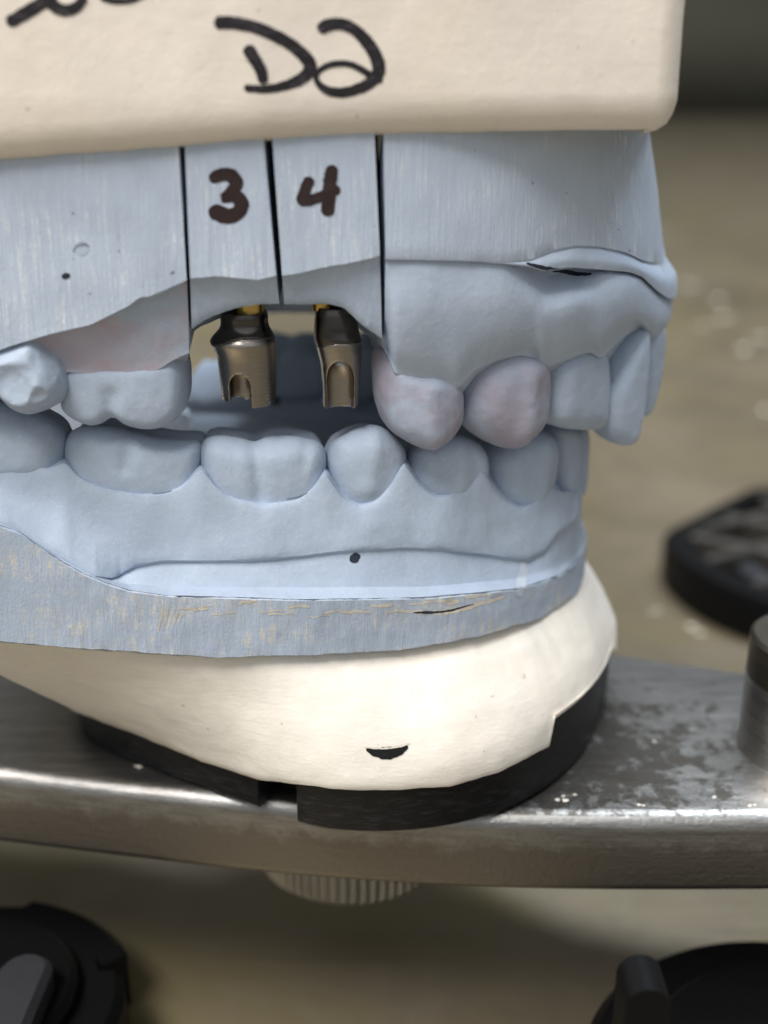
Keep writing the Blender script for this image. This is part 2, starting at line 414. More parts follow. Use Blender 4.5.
# ------------------------------------------------------------------ implicit surfaces (naive surface nets)
def surface_nets(f, org, h):
    s = f < 0; nx, ny, nzz = f.shape
    def cor(a, i, j, k): return a[i:nx - 1 + i, j:ny - 1 + j, k:nzz - 1 + k]
    cnt = np.zeros((nx - 1, ny - 1, nzz - 1), int)
    for i in (0, 1):
        for j in (0, 1):
            for k in (0, 1): cnt += cor(s, i, j, k)
    act = (cnt > 0) & (cnt < 8)
    idx = np.full(act.shape, -1, int); ii = np.argwhere(act); idx[act] = np.arange(len(ii))
    acc = np.zeros((len(ii), 3)); num = np.zeros(len(ii))
    cors = [(i, j, k) for i in (0, 1) for j in (0, 1) for k in (0, 1)]
    vals = {c: cor(f, *c)[act] for c in cors}
    for a in cors:
        for ax in range(3):
            if a[ax] == 0:
                b = list(a); b[ax] = 1; b = tuple(b)
                va, vb = vals[a], vals[b]; m = (va < 0) != (vb < 0)
                t = np.where(m, va / np.where(m, va - vb, 1), 0)
                p = np.tile(np.array(a, float), (len(ii), 1)); p[:, ax] = t
                acc[m] += p[m]; num[m] += 1
    V = org + h * (ii + acc / num[:, None])
    faces = []
    for ax in range(3):
        o1, o2 = [(1, 2), (2, 0), (0, 1)][ax]
        sl0 = [slice(None)] * 3; sl1 = [slice(None)] * 3
        sl0[ax] = slice(0, -1); sl1[ax] = slice(1, None)
        d = s[tuple(sl0)] != s[tuple(sl1)]
        E = np.argwhere(d)
        ok = (E[:, o1] > 0) & (E[:, o2] > 0) & (E[:, o1] < f.shape[o1] - 1) & (E[:, o2] < f.shape[o2] - 1)
        E = E[ok]
        q = []
        for da, db in ((1, 1), (0, 1), (0, 0), (1, 0)):
            c = E.copy(); c[:, o1] -= da; c[:, o2] -= db; q.append(idx[c[:, 0], c[:, 1], c[:, 2]])
        q = np.stack(q, 1)
        flip = ~s[E[:, 0], E[:, 1], E[:, 2]]
        q[flip] = q[flip][:, ::-1]
        faces.append(q)
    Fq = np.concatenate(faces)
    # two light smoothing passes
    e = np.concatenate([Fq[:, [0, 1]], Fq[:, [1, 2]], Fq[:, [2, 3]], Fq[:, [3, 0]]])
    for lam in (0.5, -0.4):
        sm = np.zeros_like(V); c = np.zeros(len(V))
        np.add.at(sm, e[:, 0], V[e[:, 1]]); np.add.at(c, e[:, 0], 1)
        V = V + lam * (sm / np.maximum(c, 1)[:, None] - V)
    return V, Fq

def chaikin(p, n=2):
    p = np.asarray(p, float)
    for _ in range(n):
        q = np.roll(p, -1, axis=0); p = np.stack([0.75 * p + 0.25 * q, 0.25 * p + 0.75 * q], 1).reshape(-1, 2)
    return p
def poly_sd(p, X, Y):
    d = np.full(X.shape, 1e9); ins = np.zeros(X.shape, bool)
    for a, b in zip(p, np.roll(p, -1, axis=0)):
        e = b - a; l = e @ e + 1e-12
        t = np.clip(((X - a[0]) * e[0] + (Y - a[1]) * e[1]) / l, 0, 1)
        d = np.minimum(d, (X - a[0] - t * e[0]) ** 2 + (Y - a[1] - t * e[1]) ** 2)
        c = ((a[1] > Y) != (b[1] > Y))
        xi = a[0] + (Y - a[1]) / np.where(abs(e[1]) < 1e-12, 1e-12, e[1]) * e[0]
        ins ^= c & (X < xi)
    return np.where(ins, -1, 1) * np.sqrt(d)
def blur2(a, s):
    a = np.apply_along_axis(smooth1, 0, a, s); return np.apply_along_axis(smooth1, 1, a, s)

def tooth(parent, cv, outline, hb, hl, name='tooth', mat='gum', ext=12, upper=False, r=0.62, pb=2.4, off=0.0, yaw=0.0, valley=0.0, lingual=0.0,
          grooves=(), ridges=(), conv=0.13, namp=0.06, nscale=0.5, h=0.2, wide=1.03, scoops=(), shrink=0.0, tilt=0.0, margin=None):
    """a crown grown from its traced buccal outline, given its real thickness (hb towards the cheek, hl towards the tongue)"""
    o = np.array(outline, float)
    pc = o.mean(axis=0); o[:, 0] = pc[0] + (o[:, 0] - pc[0]) * wide; mid = pc[1] if margin is None else margin
    for p in o:
        if (upper and p[1] < mid) or (not upper and p[1] > mid):
            p[1] += (-ext if upper else ext) * min(1, abs(p[1] - mid) / 15)
    s = cv.solve(pc[0], pc[1], off); b, n = cv.pt(s, off); n = n / np.linalg.norm(n)
    cy, sy_ = math.cos(yaw), math.sin(yaw); n = np.array([n[0] * cy - n[1] * sy_, n[0] * sy_ + n[1] * cy])
    vd = ray(*pc)[:2]; vd = vd / np.linalg.norm(vd); vn = np.array([vd[1], -vd[0]])
    if -(n @ vd) < 0.5: n = -0.5 * vd + math.copysign(0.866, n @ vn) * vn
    c0 = b - n * hb
    n3 = np.array([n[0], n[1], math.tan(tilt)]); n3 /= np.linalg.norm(n3)
    zc = z_at(c0[1], pc[1]); c3 = np.array([c0[0], c0[1], zc])
    t3 = np.array([-n[1], n[0], 0.0]); u3 = np.cross(n3, t3)
    if u3[2] < 0: u3 = -u3
    loc = []
    for p in o:
        d = ray(*p); k = ((c3 - CAM) @ n3) / (d @ n3); q = CAM + k * d - c3
        loc.append((q @ t3, q @ u3))
    L = chaikin(loc, 2)
    m0, m1 = L.min(axis=0) - 1.4, L.max(axis=0) + 1.4
    bm_, bM = -hl - 1.2, hb + 1.2
    gm = np.arange(m0[0], m1[0], h); go = np.arange(m0[1], m1[1], h); gb = np.arange(bm_, bM, h)
    A, B = np.meshgrid(gm, go, indexing='ij')
    D = poly_sd(L, A, B) + shrink
    D = blur2(D, 0.2 / h)
    inr = -D.min()
    rr = r * inr
    HB = hb * np.ones_like(A); HL = hl * np.ones_like(A)
    mm = (A - 0.5 * (L[:, 0].max() + L[:, 0].min())) / max(1e-6, (L[:, 0].max() - L[:, 0].min()) / 2); oo = (B - 0.5 * (L[:, 1].max() + L[:, 1].min())) / max(1e-6, (L[:, 1].max() - L[:, 1].min()) / 2)
    HB *= 1 - conv * mm ** 2 - 0.10 * oo ** 2
    sgn = -1 if upper else 1
    def lin(px, py):
        d = ray(px, py); k = ((c3 - CAM) @ n3) / (d @ n3); q = CAM + k * d - c3
        return np.array([q @ t3, q @ u3])
    for lst, sg in ((grooves, -1), (ridges, 1)):
        for (x0, y0, x1, y1, w, a) in lst:
            p0, p1 = lin(x0, y0), lin(x1, y1); e = p1 - p0
            t = np.clip(((A - p0[0]) * e[0] + (B - p0[1]) * e[1]) / (e @ e), 0, 1)
            dd = np.hypot(A - p0[0] - t * e[0], B - p0[1] - t * e[1])
            HB = HB + sg * a * np.exp(-(dd / w) ** 2)
            D = D + (a * 0.55 * np.exp(-(dd / w) ** 2) if sg < 0 else 0)
    f = np.empty((len(gm), len(go), len(gb)))
    io = np.arange(len(go), dtype=float)
    for k, bb in enumerate(gb):
        # occlusal valley and lower lingual cusps
        t = (go - L[:, 1].mean()) * sgn; up = np.clip(t / 1.5, 0, 1)
        sh = (valley * math.exp(-((bb + 0.18 * (hl - hb) + 0.6) / 1.7) ** 2) + lingual * min(1, max(0, (-bb) / (0.6 * hl)))) * up * sgn
        x = np.clip(io + sh / h, 0, len(go) - 1.001); i0 = x.astype(int); fr = x - i0
        d = D[:, i0] * (1 - fr) + D[:, i0 + 1] * fr
        rho = np.maximum(0, 1 + d / rr)
        hh = np.where(bb > 0, HB, HL)
        f[:, :, k] = ((rho ** pb + (abs(bb) / hh) ** pb) ** (1 / pb) - 1) * rr
    for (x, y, bb, rad) in scoops:
        p = lin(x, y)
        sp = rad - np.sqrt((A[:, :, None] - p[0]) ** 2 + (B[:, :, None] - p[1]) ** 2 + (gb[None, None, :] - bb) ** 2)
        f = np.maximum(f, sp)
    V, Fq = surface_nets(f, np.array([gm[0], go[0], gb[0]]), h)
    Wd = c3 + V[:, :1] * t3 + V[:, 1:2] * u3 + V[:, 2:3] * n3
    if namp:
        ctr = Wd.mean(axis=0)
        for i in range(len(Wd)):
            v = Vector(Wd[i]); q = noise.fractal(v * nscale, 1.0, 2.0, 4); dn = (Wd[i] - ctr); dn /= np.linalg.norm(dn) + 1e-9
            Wd[i] += dn * q * namp
    return mesh_obj(name, Wd, Fq, M[mat], parent, angle=60)

# ------------------------------------------------------------------ SETTING
BZ = -64.0                     # bench top
PZ = -30.7                     # top of the articulator's lower bar
def bench():
    xs = np.linspace(-1400, 1400, 40); ys = np.r_[np.linspace(-400, 250, 30), np.linspace(280, 2600, 30)]
    V = [(x, y, BZ) for y in ys for x in xs]
    o = mesh_obj('bench_top', V, grid_faces(len(ys), len(xs)), M['bench']); tag(o, kind='structure')
    # rolled steel upstand at the back of the bench
    prof = [(2600, BZ)] + [(2600 + 300 * math.sin(a), BZ + 300 - 300 * math.cos(a)) for a in np.linspace(0, math.pi / 2, 20)] + [(2900, 300), (2910, 306), (2922, 300), (2922, -100)]
    V = [(x, y, z) for (y, z) in prof for x in (-1400, 1400)]
    tag(mesh_obj('bench_upstand', V, grid_faces(len(prof), 2), M['backsplash']), kind='structure')
    V = [(x, 3050, z) for z in (-200, 1200) for x in (-2200, 2200)]
    tag(mesh_obj('back_wall', V, grid_faces(2, 2), M['backsplash']), kind='structure')
bench()

# ------------------------------------------------------------------ ARTICULATOR BAR
art = thing('articulator_bar', (0, 15, PZ), 'worn steel articulator bar with rounded front edge carrying the lower dental cast', 'articulator')
def bar():
    near = Curve([(-95, 17), (-60, 9.3), (-36, 5.3), (-14, 0.2), (-2, -2.4), (12, -3.0), (45, -2.3), (110, -0.6)], 240).q[::3]
    far = np.interp(near[:, 0], [-95, -40, 28, 43, 110], [52, 50, 33.0, 27.8, 12])
    prof = [(1.7, 0.0)] + [(1.7 - 1.7 * math.sin(a), -1.7 + 1.7 * math.cos(a)) for a in np.linspace(0.2, math.pi / 2, 7)] + [(0.0, -7.6)] + \
           [(0.9 - 0.9 * math.cos(a), -7.8 - 0.9 * math.sin(a)) for a in np.linspace(0.2, math.pi / 2, 4)]
    P = []
    for y_in, z in prof: P.append([(x, y + y_in, PZ + z) for x, y in near])
    P.append([(x, f, PZ - 8.7) for (x, y), f in zip(near, far)])
    P.append([(x, f, PZ) for (x, y), f in zip(near, far)])
    V, f = grid_mesh(np.array(P), True, True, ring=True)
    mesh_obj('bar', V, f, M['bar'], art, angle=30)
bar()
def lathe(name, prof, cx, cy, mat, parent, n=72, rib=None):
    P = []
    for r, z in prof:
        row = []
        for k in range(n):
            a = 2 * math.pi * k / n; rr = r + (rib(k, z) if rib and r > 1 else 0)
            row.append((cx + rr * math.cos(a), cy + rr * math.sin(a), z))
        P.append(row)
    P = np.array(P); V = P.reshape(-1, 3); f = grid_faces(len(prof), n, True)
    if prof[0][0] > 0.01: f.append(list(range(n))[::-1])
    if prof[-1][0] > 0.01: f.append([(len(prof) - 1) * n + k for k in range(n)])
    return mesh_obj(name, V, f, mat, parent, angle=35)
DC = (-4.0, 25.0)
KR = 12.0
lathe('thumb_screw', [(3, PZ - 8.4), (3, PZ - 10), (KR - 1, PZ - 10), (KR - 0.3, PZ - 10.4), (KR, PZ - 11), (KR, PZ - 20.8), (KR - 0.5, PZ - 21.6), (KR - 1.3, PZ - 22.0), (0.01, PZ - 22.0)],
      DC[0], DC[1] - 1.0, M['knob'], art, 384, lambda k, z: 0.0 if not (PZ - 21.2 < z < PZ - 10.7) else (-0.45 if k % 6 in (0, 1) else (0.0 if k % 6 in (3, 4) else -0.16)))
PR = 7.3; PX, PY = 38.0 + PR, 10.6
post = lathe('locating_post', [(PR + 0.15, PZ - 0.5), (PR + 0.15, PZ + 0.4), (PR, PZ + 0.7), (PR, PZ + 8.6)], PX, PY, M['post'], art)
lathe('post_cap', [(PR - 0.5, PZ + 8.5), (PR - 0.1, PZ + 8.65), (PR - 0.1, PZ + 12.8), (PR - 0.5, PZ + 13.2), (3.6, PZ + 13.2), (3.4, PZ + 12.9), (3.4, PZ + 10.6), (0.01, PZ + 10.6)], PX, PY, M['post_dark'], post)
# legs stand outside the picture
for x, y in ((-88, 33), (98, 8)):
    lathe('leg', [(5, BZ), (6, BZ + 0.8), (6, PZ - 8.4)], x, y, M['post'], art, 32)

# ------------------------------------------------------------------ LOWER CAST
low = thing('lower_dental_cast', (0, 25, PZ), 'lower blue stone dental cast on ivory plaster, its black plate standing on the steel bar', 'dental cast')

l_margin = poly([(-150, 440), (-40, 442), (0, 455), (50, 468), (66, 458), (74, 472), (90, 482), (110, 489), (140, 493), (165, 492), (185, 484), (197, 470), (203, 466), (212, 482), (228, 496),
                 (262, 503), (298, 498), (316, 485), (325, 466), (334, 484), (346, 498), (360, 505), (376, 499), (392, 482), (404, 458), (416, 480), (430, 493), (440, 496), (462, 488), (476, 478),
                 (483, 462), (493, 488), (506, 501), (522, 507), (536, 498), (548, 478), (556, 490), (565, 492), (575, 484)], 4.5)
l_edge = poly([(-150, 500), (-60, 507), (0, 525), (20, 532), (60, 560), (85, 574), (110, 584), (130, 590), (170, 595), (300, 599), (430, 597), (520, 588), (560, 574), (592, 548)])
l_band = poly([(-150, 497), (0, 522), (60, 557), (95, 576), (112, 578), (135, 566), (160, 561), (200, 560), (250, 560), (300, 556), (340, 551), (400, 547), (440, 548), (480, 553), (505, 557), (528, 559), (545, 550), (560, 532), (575, 520), (590, 512)])
l_bot = poly([(-150, 628), (0, 641), (80, 648), (215, 657), (300, 655), (400, 650), (480, 636), (540, 618), (592, 584)])
roots = [(135, 26), (262, 30), (365, 22), (442, 22), (520, 22), (560, 12)]
def bulge(x): return sum(0.55 * math.exp(-((x - c) / w) ** 2) for c, w in roots)
band_w = poly([(95, 0.0), (120, 1.0), (540, 1.0), (600, 1.0)])
FRONT = 30
gum_px = np.r_[np.linspace(-150, 40, 30), np.linspace(45, 575, 266)]
rim_in = poly([(-150, -1.0), (90, -1.0), (118, -4), (140, -7), (300, -11), (520, -9), (592, -7)])
def foff(v):
    return lambda x: v - (v - 1.3) * float(np.interp(x, [470, 520, 560, 590], [0, 0.25, 0.7, 1.0]))
rows = [
    dict(z=-4.0, pyn=470, off=0, med=1.0, sub=4, zmid=-4.0),
    dict(z=-3.0, pyn=470, off=-11.5, sub=4, zmid=-3),
    dict(py=lambda x: 486 + 0.2 * (l_margin(x) - 486), off=-9.6, sub=5, zmid=3.0),
    dict(py=lambda x: l_margin(x) - 8, off=-6.0, sub=3, zmid=3.6),
    dict(py=lambda x: l_margin(x) - 5, off=-2.2, sub=4, zmid=3.0),
    dict(py=lambda x: l_margin(x) + 1, off=lambda x: -0.2 + 0.3 * bulge(x), sub=3, zmid=1.6),
    dict(py=lambda x: l_margin(x) + 7, off=lambda x: 0.32 + 0.5 * bulge(x), sub=5, zmid=0.6),
    dict(py=lambda x: 0.55 * (l_margin(x) + 7) + 0.45 * l_band(x), off=lambda x: 0.75 + 0.8 * bulge(x), sub=6, zmid=-1.8, offmid=-0.5),
    dict(py=lambda x: 0.12 * (l_margin(x) + 7) + 0.88 * l_band(x), off=lambda x: 1.25 + 0.5 * bulge(x) + 1.2 * (1 - band_w(x)), sub=3, zmid=-5.0, offmid=-0.5),
    dict(py=l_band, off=lambda x: 1.35 + 0.2 * bulge(x) + 2.1 * (1 - band_w(x)), sharp=True, sub=1, zmid=-5.4, offmid=-0.5),
    dict(py=lambda x: l_band(x) + 2.2 * band_w(x), off=lambda x: 1.3 - 0.3 * band_w(x) + 0.2 * bulge(x) + 2.1 * (1 - band_w(x)), sharp=True, sub=5, zmid=-5.7, offmid=-0.7),
    dict(py=lambda x: l_edge(x) + rim_in(x) * band_w(x) - 0.6, off=lambda x: foff(2.15)(x) + 1.5 * (1 - band_w(x)), sub=2, zmid=-9.6, sharp=True, offmid=0.0),
    dict(py=lambda x: l_edge(x) + 0.55 * rim_in(x) * band_w(x) - 0.4, off=lambda x: foff(2.9)(x) + 0.9 * (1 - band_w(x)), sub=2, zmid=-10.3, offmid=0.3),
    dict(py=l_edge, off=foff(4.15), sub=3, sharp=True, zmid=-10.6, offmid=0.6),
    dict(py=lambda x: l_edge(x) + 5, off=foff(3.6), zmid=-11.2, offmid=0.3),
]
P = loft(LO, rows, gum_px, front=FRONT, amp=0.13, scale=0.16, amp2=0.03, scale2=0.8, seed=2.0)
PG = np.concatenate([P, mirror_grid(P)[:, 1:-70]], axis=1)
V, f = grid_mesh(PG, False, True); gum_low = mesh_obj('gum', V, f, M['gum'], low, angle=38)

rows = [
    dict(py=lambda x: l_edge(x) + 3.2, off=2.0, sub=1, zmid=-10.9, offmid=-1),
    dict(py=lambda x: l_edge(x) + 0.9, off=foff(4.12), sub=1, sharp=True, zmid=-10.75, offmid=0.7),
    dict(py=lambda x: l_edge(x) + 2.2, off=foff(4.25), sub=8, sharp=True, zmid=-11.0, offmid=0.9),
    dict(py=l_bot, off=foff(4.35), sub=1, sharp=True, zmid=-14.4, offmid=0.7),
    dict(py=lambda x: l_bot(x) + 1, off=foff(3.2), sub=2, zmid=-14.5, offmid=-0.4),
    dict(z=-12.5, pyn=640, off=0, med=1.0, zmid=-12.5),
]
P = loft(LO, rows, gum_px, front=FRONT, amp=0.10, scale=0.5, amp2=0.05, scale2=1.6, seed=5.0)
base_wall = P.copy()
PB = np.concatenate([P, mirror_grid(P)[:, 1:]], axis=1)
V, f = grid_mesh(PB); base_low = mesh_obj('stone_base', V, f, M['trim_low'], low, angle=30)

# lower teeth (each from its own outline, in photo columns and rows)
def T_low(*a, **k): return tooth(low, LO, *a, **k)
lower_defs = [
    dict(outline=[(-40, 440), (-35, 412), (-10, 398), (15, 398), (38, 408), (58, 420), (67, 436), (64, 458), (50, 468), (0, 470), (-30, 465)], hb=4.2, hl=4.5, off=0.7, namp=0.10, nscale=0.4, ext=14, valley=0.3, r=0.9, wide=1.1),
    dict(outline=[(68, 440), (74, 424), (90, 417), (110, 418), (128, 421), (140, 423), (155, 430), (178, 433), (199, 432), (204, 442), (201, 462), (194, 482), (176, 490), (158, 493), (135, 492), (108, 489), (84, 480), (72, 465)],
         hb=4.2, hl=5.0, valley=1.0, lingual=0.5, grooves=[(137, 415, 132, 455, 0.7, 0.30)], r=0.5, pb=2.8),
    dict(outline=[(200, 446), (205, 431), (222, 427), (240, 431), (252, 432), (262, 430), (280, 428), (302, 429), (320, 435), (325, 450), (323, 472), (315, 488), (300, 498), (280, 500), (262, 503), (245, 501), (226, 497), (211, 485), (203, 468)],
         hb=4.2, hl=5.0, valley=1.0, lingual=0.4, grooves=[(254, 424, 260, 485, 0.75, 0.42), (305, 428, 303, 450, 0.6, 0.15)], r=0.55, pb=2.6),
    dict(outline=[(326, 450), (331, 434), (345, 426), (358, 420), (370, 417), (382, 421), (395, 431), (404, 446), (401, 468), (391, 485), (376, 500), (360, 506), (346, 498), (334, 482), (327, 464)],
         hb=3.6, hl=3.8, valley=0.8, lingual=0.5, ridges=[(368, 422, 362, 475, 1.2, 0.45)]),
    dict(outline=[(405, 462), (409, 445), (422, 434), (440, 428), (455, 428), (470, 434), (481, 446), (483, 464), (478, 480), (462, 490), (440, 496), (424, 488), (411, 475)],
         hb=3.4, hl=3.6, valley=0.6, lingual=0.8, ridges=[(448, 430, 444, 478, 1.2, 0.4)]),
    dict(outline=[(484, 468), (488, 452), (500, 440), (516, 428), (528, 424), (541, 428), (548, 442), (545, 465), (539, 488), (532, 502), (520, 508), (505, 502), (492, 490)],
         hb=3.2, hl=3.4, ridges=[(530, 430, 518, 490, 1.1, 0.5)], yaw=0.0),
    dict(outline=[(547, 440), (548, 424), (558, 420), (568, 424), (569, 450), (568, 475), (562, 494), (553, 494), (548, 470)], hb=2.2, hl=2.6, ext=10, off=-0.1, shrink=0.1),
    dict(outline=[(565, 438), (567, 424), (574, 420), (580, 428), (579, 450), (577, 475), (573, 490), (568, 484), (566, 460)], hb=1.8, hl=2.0, ext=10, off=-0.2, shrink=0.1),
]
def mirror_part(o, parent):
    c = o.copy(); C.objects.link(c); c.parent = parent
    # the arch's far side: reflect about the midline plane (parent origin y included)
    py = parent.location.y / S
    c.matrix_parent_inverse = Matrix.Identity(4)
    me = o.data.copy(); me.transform(Matrix.Translation((0, 2 * (YM - py) * S, 0)) @ Matrix.Scale(-1, 4, (0, 1, 0))); me.flip_normals()
    c.data = me
    return c
for i, d in enumerate(lower_defs):
    o = T_low(**d)
    if i > 1: mirror_part(o, low)

# ivory plaster: from the U-shaped base outline down to the round mounting plate
def resample_closed(p, n, start):
    p = np.asarray(p, float); q = np.r_[p, p[:1]]
    t = np.r_[0, np.cumsum(np.hypot(*np.diff(q, axis=0).T))]; u = np.linspace(0, t[-1], n, endpoint=False)
    return np.stack([np.interp(u, t, q[:, 0]), np.interp(u, t, q[:, 1])], 1)
# plan of the black mounting plate: front edge as seen, round at the back
_front = [(84, 737), (90, 744), (104, 751), (150, 771), (200, 789), (250, 807), (290, 823), (325, 832), (365, 835), (410, 834), (455, 828), (505, 814), (545, 792), (578, 762), (598, 724), (607, 690)]
_pl = [on_z(x, y, PZ)[:2] for x, y in _front]
PC = np.array([-4.5, 26.0])
_r = np.hypot(*(_pl[-1] - PC)); _a1 = math.atan2(*(_pl[-1] - PC)[::-1]); _pl0 = _pl[0] - PC
_back = [PC + np.array([math.cos(a), math.sin(a)]) * r for a, r in zip(np.linspace(_a1, math.atan2(_pl0[1], _pl0[0]) + 2 * math.pi, 24), np.linspace(_r, np.hypot(*_pl0), 24))][1:-1]
_out = np.array(list(_pl) + _back)
_oa = np.arctan2(_out[:, 1] - PC[1], _out[:, 0] - PC[0]) % (2 * math.pi); _or = np.hypot(*(_out - PC).T); _k = np.argsort(_oa)
def plate_r(ang):
    r = np.interp(ang % (2 * math.pi), np.r_[_oa[_k] - 2 * math.pi, _oa[_k], _oa[_k] + 2 * math.pi], np.tile(_or[_k], 3)); n = len(r)
    if n > 50: r = smooth1(np.r_[r[-20:], r, r[:20]], 2.5)[20:-20]
    return r
def ivory():
    n = 360
    ang = np.linspace(0, 2 * math.pi, n, endpoint=False)
    wall = np.concatenate([base_wall[-3], mirror_grid(base_wall)[-3, 1:]])       # bottom edge of the blue base
    wall = wall[wall[:, 0] > -58]
    cx, cy = PC
    wa = np.arctan2(wall[:, 1] - cy, wall[:, 0] - cx) % (2 * math.pi)
    o = np.argsort(wa); wa, ww = wa[o], wall[o]
    top = np.stack([np.interp(ang, np.r_[wa - 2 * math.pi, wa, wa + 2 * math.pi], np.tile(ww[:, k], 3)) for k in range(3)], 1)
    out = np.stack([np.cos(ang), np.sin(ang)], 1)
    rows = []
    R = plate_r(ang) + 0.7
    bot = np.zeros((n, 3)); bot[:, 0] = PC[0] + R * np.cos(ang); bot[:, 1] = PC[1] + R * np.sin(ang)
    # plaster laps over the plate's side, with a step where it was cut away in front
    low_edge = poly([(60, 706), (85, 716), (140, 736), (200, 761), (260, 780), (300, 785), (340, 789), (400, 790), (450, 786), (500, 772), (552, 745), (553.5, 707), (580, 690), (600, 668), (610, 650)])
    deg = np.degrees(ang)
    zb = np.full(n, -23.0)
    for i in range(n):
        if 185 < deg[i] < 357:
            x = px_of(bot[i, 0], bot[i, 1], -26); x = px_of(bot[i, 0], bot[i, 1], z_at(bot[i, 1], low_edge(x))); zb[i] = max(-27.5, min(-22.0, z_at(bot[i, 1], low_edge(x))))
    bot[:, 2] = zb
    botS = bot.copy(); z3 = np.r_[zb, zb, zb]; botS[:, 2] = smooth1(z3, 16)[n:2 * n]
    for t, bl in ((0, 0.0), (0.12, 0.5), (0.3, 0.9), (0.5, 1.2), (0.7, 1.1), (0.85, 0.8), (0.95, 0.4), (1.0, 0)):
        q = bot if t > 0.9 else botS
        p = top * (1 - t) + q * t
        e = t ** 0.8
        p[:, :2] = top[:, :2] * (1 - e) + q[:, :2] * e
        p[:, :2] += out * (bl * np.interp(deg, [0, 150, 200, 245, 290, 340, 360], [0.5, 0.3, 0.1, 0.6, 1.0, 0.5, 0.5]))[:, None]
        if t == 0: p[:, 2] += 0.35; p[:, :2] -= out * 0.5
        rows.append(p)
    inner = bot.copy(); inner[:, 0] = PC[0] + (R - 1.2) * np.cos(ang); inner[:, 1] = PC[1] + (R - 1.2) * np.sin(ang); inner[:, 2] += 0.1
    rows.append(inner)
    K = np.array(rows)
    Pm = hermite_rows(K, [i in (0, 7) for i in range(len(K))], [3] * (len(K) - 1))
    Pm = np.concatenate([Pm, Pm[:, :1]], axis=1)
    A = rough(Pm.copy(), 0.12, 0.16, 3.0, 0.05, 0.8); A[:, -1] = A[:, 0]
    V, f = grid_mesh(A)
    nr, nc = A.shape[:2]
    f.append(list(range(nc - 1))); f.append([(nr - 1) * nc + j for j in range(nc - 1)])
    return mesh_obj('mounting_plaster', V, f, M['cream_low'], low, angle=40)
ivory_o = ivory()

def plate():
    n = 540; ang = np.linspace(0, 2 * math.pi, n, endpoint=False); deg = np.degrees(ang)
    def rad(z, ins):
        r = plate_r(ang) - ins
        if z < PZ + 4.6:                                     # key notch through the lower rim
            nx = PC[0] + r * np.cos(ang); m = (np.sin(ang) < -0.3) & (nx > -12.0) & (nx < -8.4); r = np.where(m, r - 5.0, r)
        return r
    P = []
    for z, ins in ((PZ + 8.6, 1.0), (PZ + 8.5, 0.3), (PZ + 8.2, 0.0), (PZ + 4.62, 0.0), (PZ + 4.58, 0.0), (PZ + 0.5, 0.1), (PZ + 0.1, 0.5), (PZ + 0.05, 1.2)):
        r = rad(z, ins); P.append(np.stack([PC[0] + r * np.cos(ang), PC[1] + r * np.sin(ang), np.full(n, z)], 1))
    P = np.array(P); P = np.concatenate([P, P[:, :1]], axis=1)
    V, f = grid_mesh(P); nr, nc = P.shape[:2]
    f.append(list(range(nc - 1))); f.append([(nr - 1) * nc + j for j in range(nc - 1)][::-1])
    return mesh_obj('mounting_plate', V, f, M['black'], low, angle=40)
plate_o = plate()

# ------------------------------------------------------------------ UPPER CAST
upc = thing('upper_dental_cast', (0, 25, 8), 'upper blue stone dental cast with saw cuts hanging under a cream plaster block marked D2', 'dental cast')

u_top = poly([(-200, 176), (0, 163), (180, 149), (272, 144), (384, 138), (560, 132), (660, 128)])
u_face_l = poly([(-200, 372), (-40, 352), (0, 350), (20, 343), (45, 335), (90, 325), (112, 314), (128, 306), (140, 297), (150, 296), (165, 290), (190, 279)])
u_gum_l = poly([(-200, 392), (0, 380), (60, 370), (75, 371), (110, 373), (140, 372), (160, 366), (175, 356), (190, 350)])
LK = ([177, 178, 183, 188, 189], [100, 150, 220, 300, 340])
K3L = ([184, 184.5, 188, 191, 192], [100, 150, 220, 300, 340])
K3R = ([262, 263, 270, 279, 281], [100, 147, 220, 300, 340])
K4L = ([271, 272, 278, 284, 285], [100, 147, 220, 300, 340])
K4R = ([373, 374.5, 379, 381, 382], [100, 140, 220, 300, 340])
RK = ([383, 383.5, 386, 385, 384.5], [100, 140, 220, 300, 360])
FO = 2.4                     # trimmed face stands this far outside the teeth
def cap_rows(face_py, gum_rows, zi=19.0):
    return [dict(z=34.0, pyn=130, off=0, med=1.0, sub=1, sharp=True),
            dict(py=lambda x: u_top(x) - 14, off=FO - 0.3, sub=9, sharp=True, zmid=34),
            dict(py=face_py, off=FO, sub=2, sharp=True)] + gum_rows

# posterior block, left of the first saw cut
rows = cap_rows(u_face_l, [
    dict(py=lambda x: u_face_l(x) + 3, off=1.3, sub=3),
    dict(py=lambda x: 0.5 * u_face_l(x) + 0.5 * u_gum_l(x), off=0.5, sub=3),
    dict(py=lambda x: u_gum_l(x) - 3, off=-0.1, sub=3),
    dict(py=lambda x: u_gum_l(x) + 3, off=-0.9, sub=3),
    dict(py=lambda x: u_gum_l(x) + 1, off=-9.0, sub=3),
    dict(z=24.0, pyn=300, off=0, med=1.0, sharp=True)])
us = np.linspace(0, 1, 130)
P = loft(UP, rows, us, left=([-170, -170], [100, 400]), right=LK, amp=0.10, scale=0.35, amp2=0.04, scale2=1.4, seed=1.0)
def split_rows(P, k):  # row index where the trimmed face ends
    return P[:k + 1], P[k:]
V, f = grid_mesh(P[:11], False, False)
